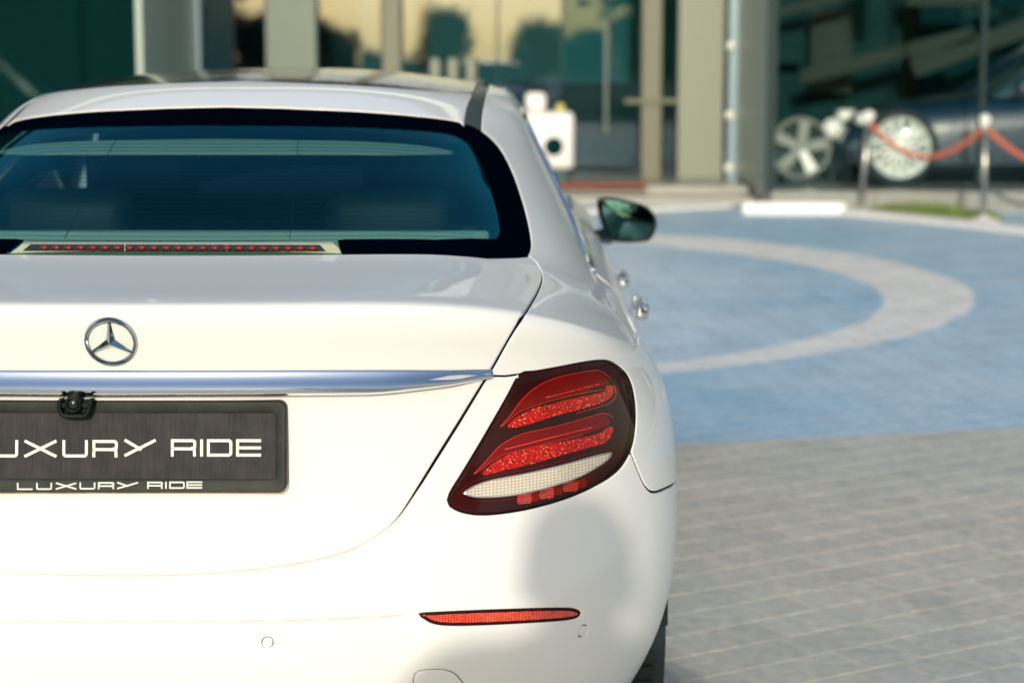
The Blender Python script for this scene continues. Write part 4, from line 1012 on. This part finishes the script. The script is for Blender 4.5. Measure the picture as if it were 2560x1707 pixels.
# inside the shop
for (x0,z0_,x1,z1_,w_) in ((3.9,1.25,5.9,1.75,.16),(5.2,1.35,7.4,2.15,.22),(6.3,1.30,8.6,2.2,.12),(6.9,1.25,9.2,1.95,.20),(3.6,2.0,4.6,2.25,.12)):
    l_=math.hypot(x1-x0,z1_-z0_); MB().box(((x0+x1)/2,20.3-YB_,(z0_+z1_)/2),(l_,.05,w_),M=Matrix.Rotation(-math.atan2(z1_-z0_,x1-x0),3,'Y')).obj('reflection_streak',M['slat'],bld)  # added olive strips imitating slanting reflections in the bay glass
B('display_wall',M['wallpanel'],(4.3,21.4,2.2),(1.9,.15,3.6)); B('display_wall',M['teal'],(8.2,22.0,2.2),(5.2,.15,4.4)); B('display_wall',M['teal'],(-6,22.0,2.2),(6,.15,4.4))
B('display_wall',M['dark'],(.6,23.5,2.2),(5.0,.15,4.2))
B('counter',M['wallpanel'],(1.2,22.2,.65),(1.6,.5,1.0))
for k in range(5): B('ceiling_beam',M['teal'],(4.6+k*1.7,19.5,3.3+.0*k),(.25,5.5,.35))
for k,(x,z,w,h) in enumerate(((3.75,1.75,.55,.7),(4.35,1.55,.5,1.0),(3.9,2.9,1.3,.8),(5.6,2.2,.9,.25),(6.6,2.0,1.6,.12),(7.4,1.8,1.1,.10))):
    B('wall_picture',M['slat'] if k%2 else M['wallpanel'],(x,21.0-.0*k if k<3 else 20.6,z),(w,.06,h))
MB().bbox((1.45,17.55,.165),(.95,.5,.02),.005).obj('door_mat',M['mat'],label='terracotta door mat on the entrance platform',cat='mat')
# white cabinet on dark foot
kx=atY(1372,340,17.9)[0]
ke=empty('white_cabinet',(kx,17.9,.15),label='white rounded cabinet with a dark round opening beside the entrance',cat='cabinet')
MB().bbox((0,0,.46),(.52,.4,.60),.05).obj('cabinet_body',M['kerbwhite'],ke,True)
MB().bbox((0,0,.08),(.40,.3,.16),.02).obj('cabinet_foot',M['dark'],ke)
MB().lathe([(.001,.01),(.09,.01),(.11,-.02)],24,Matrix.Translation((.05,-.205,.40))@Matrix.Rotation(R(90),4,'X')).obj('round_opening',M['teal'],ke,True)
MB().bbox((.12,0,.80),(.09,.09,.08),.02).obj('yellow_box',M['yellow'],ke)
MB().bbox((-.14,.02,.86),(.22,.12,.20),.05).obj('paper_roll',M['kerbwhite'],ke,True)
# small pale things on the sill behind the roof of the car
for k,(px,lab) in enumerate(((1088,'leftmost of three pale jars behind the entrance glass'),(1132,'middle of three pale jars behind the entrance glass'),(1178,'rightmost of three pale jars behind the entrance glass'))):
    p=atY(px,172,18.4); MB().lathe([(.05,-.22),(.062,-.16),(.062,.06),(.045,.09),(.05,.11)],16,Matrix.Translation(p)).obj('jar',M['postpale'],None,True,label=lab,cat='jar',group='pale jars at the entrance')
px_=atY(1132,200,18.4); MB().bbox((px_[0],18.4,(px_[2]-.15+.15)/2),(.62,.3,px_[2]-.18-.15+.3),.01).obj('side_table',M['postgreen'],label='grey-green side table carrying the three pale jars',cat='table')
# kerbs
kb=MB().bbox((0,0,.06),(.98,.12,.12),.02).obj('kerb_block',M['kerbwhite'],label='white painted kerb block on the blue plaza edge, in front of the granite',cat='kerb'); kb.location=(3.2,15.62,0)
ep=[(3.72,15.42),(4.3,15.0),(4.9,13.85),(5.5,12.9),(6.1,11.6)]
ec=cr([(3.72,15.50),(4.1,14.95),(4.55,14.15),(4.95,13.45),(5.4,12.5),(5.7,11.5),(5.9,10.5)],.5)
ke_=empty('kerb_line',(0,0,0),label='pale kerb stones curving round the far edge of the blue plaza',cat='kerb')
for a,b in zip(ec[:-1],ec[1:]):
    c=(a+b)/2; d=b-a; l=float(np.hypot(*d)); MB().bbox((c[0],c[1],.03),(l-.006,.22,.06),.01,math.atan2(d[1],d[0])).obj('kerb_stone',M['kerb'],ke_)
ec2=[(-8,14.8),(-4,15.3),(-1,15.55),(1.1,15.8),(2.62,16.6)]
ke2=empty('kerb_line',(0,0,0),label='pale kerb stones between the blue plaza and the entrance steps',cat='kerb')
e2=cr(ec2,.6)
for a,b in zip(e2[:-1],e2[1:]):
    c=(a+b)/2; d=b-a; l=float(np.hypot(*d)); MB().bbox((c[0],c[1],.02),(l-.006,.35,.04),.01,math.atan2(d[1],d[0])).obj('kerb_stone',M['kerb'],ke2)
# grass tufts
mg=MB(); r_=random.Random(5)
for k in range(1400):
    t=r_.random(); px=2160+340*t; py=526+26*t+r_.gauss(0,3); p=atZ(px,py,0.0); p=np.array([p[0],min(p[1],YF-.08),0])
    a=r_.random()*6.28; h=.05+.10*r_.random()*math.sin(min(1,t*1.0)*math.pi)**.5; w=.008
    dx,dy=math.cos(a),math.sin(a); lean=r_.gauss(0,.03); mg.add([(p[0]-dx*w,p[1]-dy*w,0),(p[0]+dx*w,p[1]+dy*w,0),(p[0]+lean,p[1]+lean*.3,h)],[(0,1,2)])
mg.obj('grass',M['grass'],kind='stuff',label='strip of bright green grass at the foot of the granite plinth')
# stanchions and ropes
def stanchion(px,pyb,pyt,xtop,lab):
    b=atZ(px,pyb,0); t=atY(xtop,pyt,b[1]); e=empty('barrier_post',(b[0],b[1],0),label=lab,cat='barrier post',group='steel posts of the rope barrier')
    H=t[2]; lean=t[0]-b[0]
    MB().lathe([(.001,.0),(.16,.0),(.16,.012),(.12,.03),(.04,.045),(.03,.06)],28).obj('foot',M['kerbwhite'],e,True)
    MB().tube([(0,0,.04),(lean*.9,0,H-.08)],.030,16).obj('pole',M['steel'],e,True)
    MB().lathe([(.001,.05),(.03,.042),(.048,.02),(.052,0),(.045,-.03),(.03,-.05),(.036,-.06),(.036,-.08)],20,Matrix.Translation((lean,0,H-.05))).obj('ball_top',M['lampwhite'],e,True)
    return np.array([b[0]+lean,b[1],H-.11])
A1=stanchion(2152,536,276,2173,'left, slightly leaning steel rope post before the granite plinth')
A2=stanchion(2459,556,285,2463,'right, upright steel rope post before the granite plinth')
A3=np.array([A2[0]+1.15,A2[1]-.7,A2[2]])
def rope(a,b,sag,lab):
    P=[]
    for t in np.linspace(0,1,24): p=a+(b-a)*t; P.append(p-np.array([0,0,sag*4*t*(1-t)]))
    e=empty('rope',tuple(a),label=lab,cat='rope'); P=[tuple(p-a) for p in P]
    MB().tube(P,.026,10).obj('rope_cord',M['rope'],e,True)
    for q,q2 in ((P[0],P[1]),(P[-1],P[-2])): MB().tube([q,tuple(np.array(q)*.6+np.array(q2)*.4)],.034,10).obj('rope_hook',M['steel'],e,True)
rope(A1,A2,.30,'red velvet rope hanging between the two steel posts'); rope(A2,A3,.34,'red velvet rope leaving the right steel post and the picture')
e=empty('barrier_post',(A3[0],A3[1],0),label='steel rope post standing beyond the right edge of the picture',cat='barrier post',group='steel posts of the rope barrier')
MB().lathe([(.001,.0),(.16,.0),(.16,.012),(.03,.05)],24).obj('foot',M['kerbwhite'],e,True); MB().tube([(0,0,.04),(0,0,1.0)],.030,12).obj('pole',M['steel'],e,True)
# ------------------------------------------------------------------ other cars (length along local X, nose at -X)
def other_car(name,label,paint,loc,rz,L=4.9,rim=M['rim'],spokes=12,H=1.45,rr=.37,fx=-.30,rx=.29):
    e=empty(name,loc,rz,label=label,cat='car')
    st=[(-.5,.40,.55,.62),(-.485,.55,.66,.80),(-.44,.70,.74,.88),(-.36,.82,.80,.92),(-.22,.91,.86,.93),(-.12,.95,.89,.93),(.1,.95,.90,.93),(.3,.95,.91,.93),(.42,.95,.90,.90),(.48,.88,.84,.82),(.5,.70,.74,.72)]
    V=[];k=15;rows=len(st)
    for x,zb,_,w in st:
        z=zb*.98+.02 if False else zb
        for j in range(k):
            a=math.pi*j/(k-1); c=math.cos(a); s=math.sin(a)
            V.append((x*L,-w*np.sign(c)*abs(c)**.35,.22+(z-.22)*s**.45))
    body=mobj('body',V,[(i*k+j,i*k+j+1,(i+1)*k+j+1,(i+1)*k+j) for i in range(rows-1) for j in range(k-1)]+[tuple(range(k)),tuple((rows-1)*k+j for j in range(k))[::-1]],paint,e); recalc(body); smooth_by_angle(body,40)
    g=[(-.20,.90,.70),(-.06,H-.06,.58),(.04,H,.56),(.18,H-.02,.56),(.30,H-.16,.58),(.40,.94,.66)]
    V=[];k=11
    for x,z,w in g:
        zb=.88
        for j in range(k):
            a=math.pi*j/(k-1); c=math.cos(a); s=math.sin(a); ww=.80*(1-s)+w*s
            V.append((x*L,-ww*np.sign(c)*abs(c)**.4,zb+(z-zb)*s**.5))
    cb=mobj('cabin_glass',V,[(i*k+j,i*k+j+1,(i+1)*k+j+1,(i+1)*k+j) for i in range(len(g)-1) for j in range(k-1)],M['carglass'],e); recalc(cb); smooth_by_angle(cb,50)
    V=[]
    for x,z,w in g[1:5]:
        for j in range(7): u=-1+j/3; V.append((x*L,u*w*.97,z+.012-.03*u*u))
    mobj('roof',V,[(i*7+j,i*7+j+1,(i+1)*7+j+1,(i+1)*7+j) for i in range(3) for j in range(6)],paint,e,True)
    for s in (-1,1):
        MB().tube([(g[0][0]*L,s*.77,.90),(g[1][0]*L,s*.60,H-.05),(g[3][0]*L,s*.585,H-.02),(g[4][0]*L,s*.60,H-.17),(g[5][0]*L,s*.74,.93)],.028,8).obj('roof_rail',paint,e,True)
        MB().tube([(.07*L,s*.795,.90),(.06*L,s*.60,H-.03)],.03,6).obj('door_pillar',M['black_gloss'],e)
        MB().bbox((-.445*L,s*.62,.66),(.22,.34,.13),.05).obj('headlight',M['lampwhite'],e,True)
        MB().bbox((.478*L,s*.66,.76),(.12,.32,.10),.04).obj('tail_light',M['lamp_guide'],e,True)
        MB().bbox((-.15*L,s*1.0,.97),(.12,.18,.12),.04).obj('door_mirror',paint,e,True)
        for fx_ in (fx,rx):
            we=empty('wheel',(fx_*L,s*.84,rr)); we.parent=e
            Mx=Matrix.Rotation(R(90)*(-s),4,'X'); ri=rr*.80
            MB().lathe([(ri,-.11),(rr*.96,-.115),(rr,-.08),(rr,.08),(rr*.96,.115),(ri,.11)],40,Mx,cap=False).obj('tyre',M['rubber'],we,True)
            q=MB().lathe([(ri,.10),(ri*.97,.115),(ri*.88,.10),(ri*.86,.02)],36,Mx,cap=False)
            for k_ in range(spokes):
                Mr=Mx@Matrix.Rotation(2*math.pi*k_/spokes+.2,4,'Z'); w_=.10 if spokes<8 else .035; q.box(Mr@Vector((ri*.5,0,.09)),(ri*.86,w_,.03),M=Mr.to_3x3())
            q.lathe([(.001,.12),(.05,.115),(.07,.08)],20,Mx,cap=False); q.obj('rim',rim,we)
            MB().lathe([(.001,.03),(ri*.86,.03)],24,Mx,cap=False).obj('brake_disc',M['rimgrey'] if spokes>8 else M['under'],we)
            MB().lathe([(rr*1.10,.0),(rr*1.10,.118),(.001,.112)],32,Mx,cap=False).obj('wheel_arch',M['under'],we) if False else None
    return e
M['carglass']=mat('car_glass_dark',(.02,.06,.065),.05,coat=1)
pz=.20
w1=atY(2245,400,16.75); L2=5.0
c2=other_car('dark_blue_car','dark blue car with bright many-spoked wheels displayed behind the rope barrier',M['bluecar'],(w1[0]+.385*L2,16.75+.84,pz),0,L=L2,rim=M['rim'],spokes=14,rr=.385,fx=-.385)
w2=atY(1985,390,17.4)
c1=other_car('black_car','black car with five-spoke grey wheels displayed left of the dark blue car',M['blackcar'],(w2[0]-.29*4.9-.0,17.6+1.5,pz),R(180)*0,L=4.9,rim=M['rimgrey'],spokes=5,rr=.39) if False else None
# five-spoke wheel on a stand, and pale lamps, in the corner of the right bay
we=empty('wheel_on_stand',(w2[0],17.0,pz),label='grey five-spoke wheel rim standing upright behind the bay glass',cat='wheel')
wr=.30; Mx=Matrix.Translation((0,0,.37))@Matrix.Rotation(R(90),4,'X')
q=MB().lathe([(wr,-.09),(wr+.012,.0),(wr,.10),(wr*.93,.10),(wr*.90,.06),(wr*.88,-.09)],40,Mx,cap=False).lathe([(.001,.08),(.05,.08),(.07,.04)],20,Mx,cap=False)
for k_ in range(5):
    Mr=Mx@Matrix.Rotation(2*math.pi*k_/5+R(-62),4,'Z')
    sp=MB().bbox((0,0,0),(wr*.80,.105,.04),.01); sp.v=[tuple(Mr@Vector((v[0]+wr*.5,v[1]*(1+.5*(v[0]/wr)),v[2]+.07))) for v in sp.v]
    sp.obj('wheel_spoke',M['rim'] if k_==0 else M['rimdull'],we)  # one spoke in a brighter colour, painted as if catching the light
q.obj('rim',M['rimdull'],we); MB().lathe([(.001,-.03),(wr*.9,-.03)],24,Mx,cap=False).obj('disc',M['frame'],we); MB().bbox((0,.02,.04),(.3,.25,.08),.01).obj('stand',M['frame'],we)
for px,py,r,lab in ((2040,332,.085,'smaller left one of two pale round lamps near the displayed wheel'),(2083,322,.11,'larger right one of two pale round lamps near the displayed wheel')):
    p=atY(px,py,17.3); e=empty('round_lamp',tuple(p),label=lab,cat='lamp')
    MB().lathe([(.001,r*.6),(r*.6,r*.5),(r*.95,r*.2),(r,0),(r*.9,-.05)],20,Matrix.Rotation(R(80),4,'X')).obj('lamp_face',M['lampwhite'],e,True)
    MB().tube([(0,.05,0),(0,.05,pz-p[2])],.012,8).obj('lamp_stem',M['dark'],e)
c3=other_car('white_parked_car','white parked car glimpsed at the upper left edge beyond the saloon roof',M['paint'],(-5.95,11.3,0),R(180),L=4.9,rim=M['rimgrey'],spokes=5,H=1.60,rr=.36)
# ------------------------------------------------------------------ trees (behind the camera: they show in the glass front)
def leafmesh(n,r,h,lf,seed):
    rg=random.Random(seed); mb=MB(); cl=[(rg.gauss(0,.45)*r,rg.gauss(0,.45)*r,rg.random()*h) for _ in range(26)]
    for k in range(n):
        c=cl[rg.randrange(len(cl))]; s=r*.30
        p=Vector((c[0]+rg.gauss(0,s),c[1]+rg.gauss(0,s),c[2]+rg.gauss(0,s*.8)))
        a=Vector((rg.gauss(0,1),rg.gauss(0,1),rg.gauss(0,.6))).normalized(); b=a.orthogonal().normalized()
        mb.add([p,p+a*lf*.5+b*lf*.28,p+a*lf,p+a*lf*.5-b*lf*.28],[(0,1,2,3)])
    me=bpy.data.meshes.new('crown'); me.from_pydata(mb.v,[],mb.f); me.materials.append(M['leaf']); return me
crowns=[leafmesh(6500,2.1,3.2,.42,k) for k in range(4)]
def trunkmesh(h,seed):
    rg=random.Random(seed); mb=MB().tube([(0,0,0),(.05,.02,h*.4),(-.03,.05,h*.8),(.02,0,h*1.25)],[.20,.15,.12,.05],10)
    for k in range(5):
        a=rg.random()*6.28; z=h*(.6+.1*k); mb.tube([(0,0,z),(math.cos(a)*.7,math.sin(a)*.7,z+.7),(math.cos(a)*1.4,math.sin(a)*1.4,z+1.5)],[.08,.05,.02],6)
    me=bpy.data.meshes.new('trunk'); me.from_pydata(mb.v,[],mb.f); me.materials.append(M['bark']); return me
trunks=[trunkmesh(2.0,k) for k in range(2)]
spots=[(8.6,-26,1.5),(10.8,-24,1.7),(13,-27,1.6),(15.2,-25,1.6),(17.6,-27,1.7),(20.5,-24,1.6),(9.8,-33,2.2),(13.5,-35,2.3),(17.5,-34,2.2),(24,-30,2),
 (-13.8,-27,1.5),(-15.8,-25,1.9),(-18,-26,1.9),(-21,-25,1.8),(-12.2,-29,.75),(-16,-34,2.1),(-20,-34,2.1),(-26,-28,2),
 (-17.7,-95,.95),(-20.5,-97,.35),(-13.6,-94,.85),(-11.9,-96,.7),(-9.6,-93,.42),(-7.4,-97,.30),(-4.7,-95,1.0),(-1.6,-98,.25),(1.4,-96,.85),(3.4,-93,.62),(5.2,-95,.70),(8.0,-94,.85),(10.6,-97,.9),(13.5,-96,1.2),(-24,-95,1.3),(17,-99,1.3)]
words=['broad','dense','tall','spreading','bushy','rounded']
ords=['first','second','third','fourth','fifth','sixth','seventh','eighth','ninth','tenth','eleventh','twelfth','thirteenth','fourteenth','fifteenth','sixteenth']
near_=sorted([t for t in spots if t[1]>-50]); far_=sorted([t for t in spots if t[1]<-50])
for row,lst in (('the near tree row',near_),('the far tree row',far_)):
    for k,(x,y,s) in enumerate(lst):
        side,pos=('left end',k) if k<=len(lst)//2 else ('right end',len(lst)-1-k)
        e=empty('tree',(x,y,0),rng.random()*6,label=f'{words[k%6]} green tree behind the viewpoint, {ords[pos]} from the {side} of {row}',cat='tree',group=row.replace('the ','')+' behind the viewpoint')
        w_=s if y>-50 else s*.62; e.scale=(w_,w_,s); c=share('crown',crowns[k%4],e); c.location=(0,0,1.0); share('trunk',trunks[k%2],e)
# ------------------------------------------------------------------ the photographer, whose shadow falls on the bumper
pe=empty('person',(.67,-3.40,0),label='photographer in dark shirt standing upright behind the viewpoint, both hands at a camera',cat='person')
def skin(name,pts,edges,rad,m,parent,sub=2):
    me=bpy.data.meshes.new(name); me.from_pydata(pts,edges,[]); o=bpy.data.objects.new(name,me); COL.objects.link(o); o.parent=parent; me.materials.append(m)
    sm=o.modifiers.new('skin','SKIN'); sm.use_smooth_shade=True; s_=o.modifiers.new('sub','SUBSURF'); s_.levels=s_.render_levels=sub
    for i,r in enumerate(rad): me.skin_vertices[0].data[i].radius=(r,r) if not isinstance(r,tuple) else r
    me.skin_vertices[0].data[0].use_root=True; return o
pe.scale=(1.15,1.0,1.17)
P=[(0,0,.86),(0,.0,1.00),(0,0,1.20),(0,.0,1.32),(0,.01,1.38),(0,.03,1.42), (-.19,0,1.345),(-.31,.04,1.15),(-.13,.22,1.17), (.19,0,1.345),(.31,.04,1.15),(.13,.22,1.17),
   (-.09,0,.80),(-.11,.02,.45),(-.12,-.02,.08),(-.12,.10,.03),(.09,0,.80),(.12,.04,.45),(.13,-.02,.08),(.13,.10,.03)]
E_=[(0,1),(1,2),(2,3),(3,4),(4,5),(3,6),(6,7),(7,8),(3,9),(9,10),(10,11),(0,12),(12,13),(13,14),(14,15),(0,16),(16,17),(17,18),(18,19)]
skin('body',P,E_,[(.15,.11),(.145,.10),(.165,.115),(.13,.09),.06,.055,.062,.045,.035,.062,.045,.035,.09,.062,.045,.035,.09,.062,.045,.035],M['shirt'],pe)
hd=MB()
prof=[]
bm=bmesh.new(); bmesh.ops.create_uvsphere(bm,u_segments=28,v_segments=20,radius=1)
for v in bm.verts:
    x,y,z=v.co; jaw=1-.28*max(0,-z); fz=z
    v.co=Vector((x*.076*jaw,y*.098*(1-.12*max(0,-z)),z*.118))
    if y>.75 and abs(x)<.28 and -.28<z<.15: v.co.y+=.020*(1-abs(x)/.28)*(1-(z-(-.28))/.43*.7)   # nose
    if y>.8 and .02<z<.28 and .2<abs(x)<.55: v.co.y-=.008                                      # eye sockets
for v in bm.verts: v.co+=Vector((0,.05,1.475))
me=bpy.data.meshes.new('head'); bm.to_mesh(me); bm.free(); me.materials.append(M['skin']); me.polygons.foreach_set('use_smooth',[True]*len(me.polygons)); h_=share('head',me,pe)
MB().lathe([(.001,.128),(.05,.118),(.082,.08),(.090,.03),(.088,-.02)],20,Matrix.Translation((0,.03,1.485))@Matrix.Diagonal((.95,1.12,1,1)),cap=False).obj('hair',M['hair'],pe,True)
for s in (-1,1):
    MB().lathe([(.001,.012),(.016,.008),(.02,0),(.001,-.008)],10,Matrix.Translation((s*.078,.04,1.47))@Matrix.Rotation(R(90)*s,4,'Y')@Matrix.Diagonal((1.4,.8,1,1))).obj('ear',M['skin'],pe,True)
    bx,by,bz=s*.13,.22,1.17
    pts=[(bx,by,bz),(s*.095,.26,1.24),(s*.085,.275,1.28)]; ed=[(0,1),(1,2)]; rd=[.032,.028,.026]
    base=2
    for k in range(4):
        a=len(pts); y0=.262+.0*k; z0=1.265+.018*k; pts+= [(s*.078,.29,z0),(s*.072,.318,z0+.003),(s*.050,.325,z0+.002),(s*(.028 if k<3 else .034),.318,z0)]; ed+=[(base,a),(a,a+1),(a+1,a+2),(a+2,a+3)]; rd+=[.011,.0095,.009,.008]
    a=len(pts); pts+=[(s*.072,.268,1.26),(s*.045,.262,1.255),(s*.03,.258,1.26)]; ed+=[(base,a),(a,a+1),(a+1,a+2)]; rd+=[.012,.010,.009]
    skin('hand',pts,ed,rd,M['skin'],pe,1)
for s in (-1,1):
    MB().lathe([(.001,.008),(.006,.006),(.009,0),(.006,-.006)],10,Matrix.Translation((s*.028,.137,1.497))@Matrix.Rotation(R(-90),4,'X')).obj('eye',M['letters'],pe,True)
    MB().lathe([(.001,.009),(.003,.008),(.004,.005)],8,Matrix.Translation((s*.028,.138,1.497))@Matrix.Rotation(R(-90),4,'X'),cap=False).obj('pupil',M['hair'],pe,True)
    MB().bbox((s*.112,.05,.03),(.085,.25,.06),.025).obj('shoe',M['shoe'],pe,True)
MB().tube([(-.022,.128,1.425),(0,.134,1.423),(.022,.128,1.425)],.004,6).obj('mouth',M['rope'],pe,True)
cb=empty('camera_in_hand',(.68,-3.40,0),label='black camera held at chest height by the photographer',cat='camera')
MB().bbox((0,.225,1.45),(.13,.06,.09),.012).bbox((0,.225,1.505),(.05,.05,.035),.01).obj('camera_body',M['plastic'],cb,True)
MB().lathe([(.036,.0),(.038,.03),(.040,.07),(.036,.07),(.030,.05)],24,Matrix.Translation((-.0,.25,1.445))@Matrix.Rotation(R(-90),4,'X'),cap=False).obj('lens_barrel',M['plastic'],cb,True)
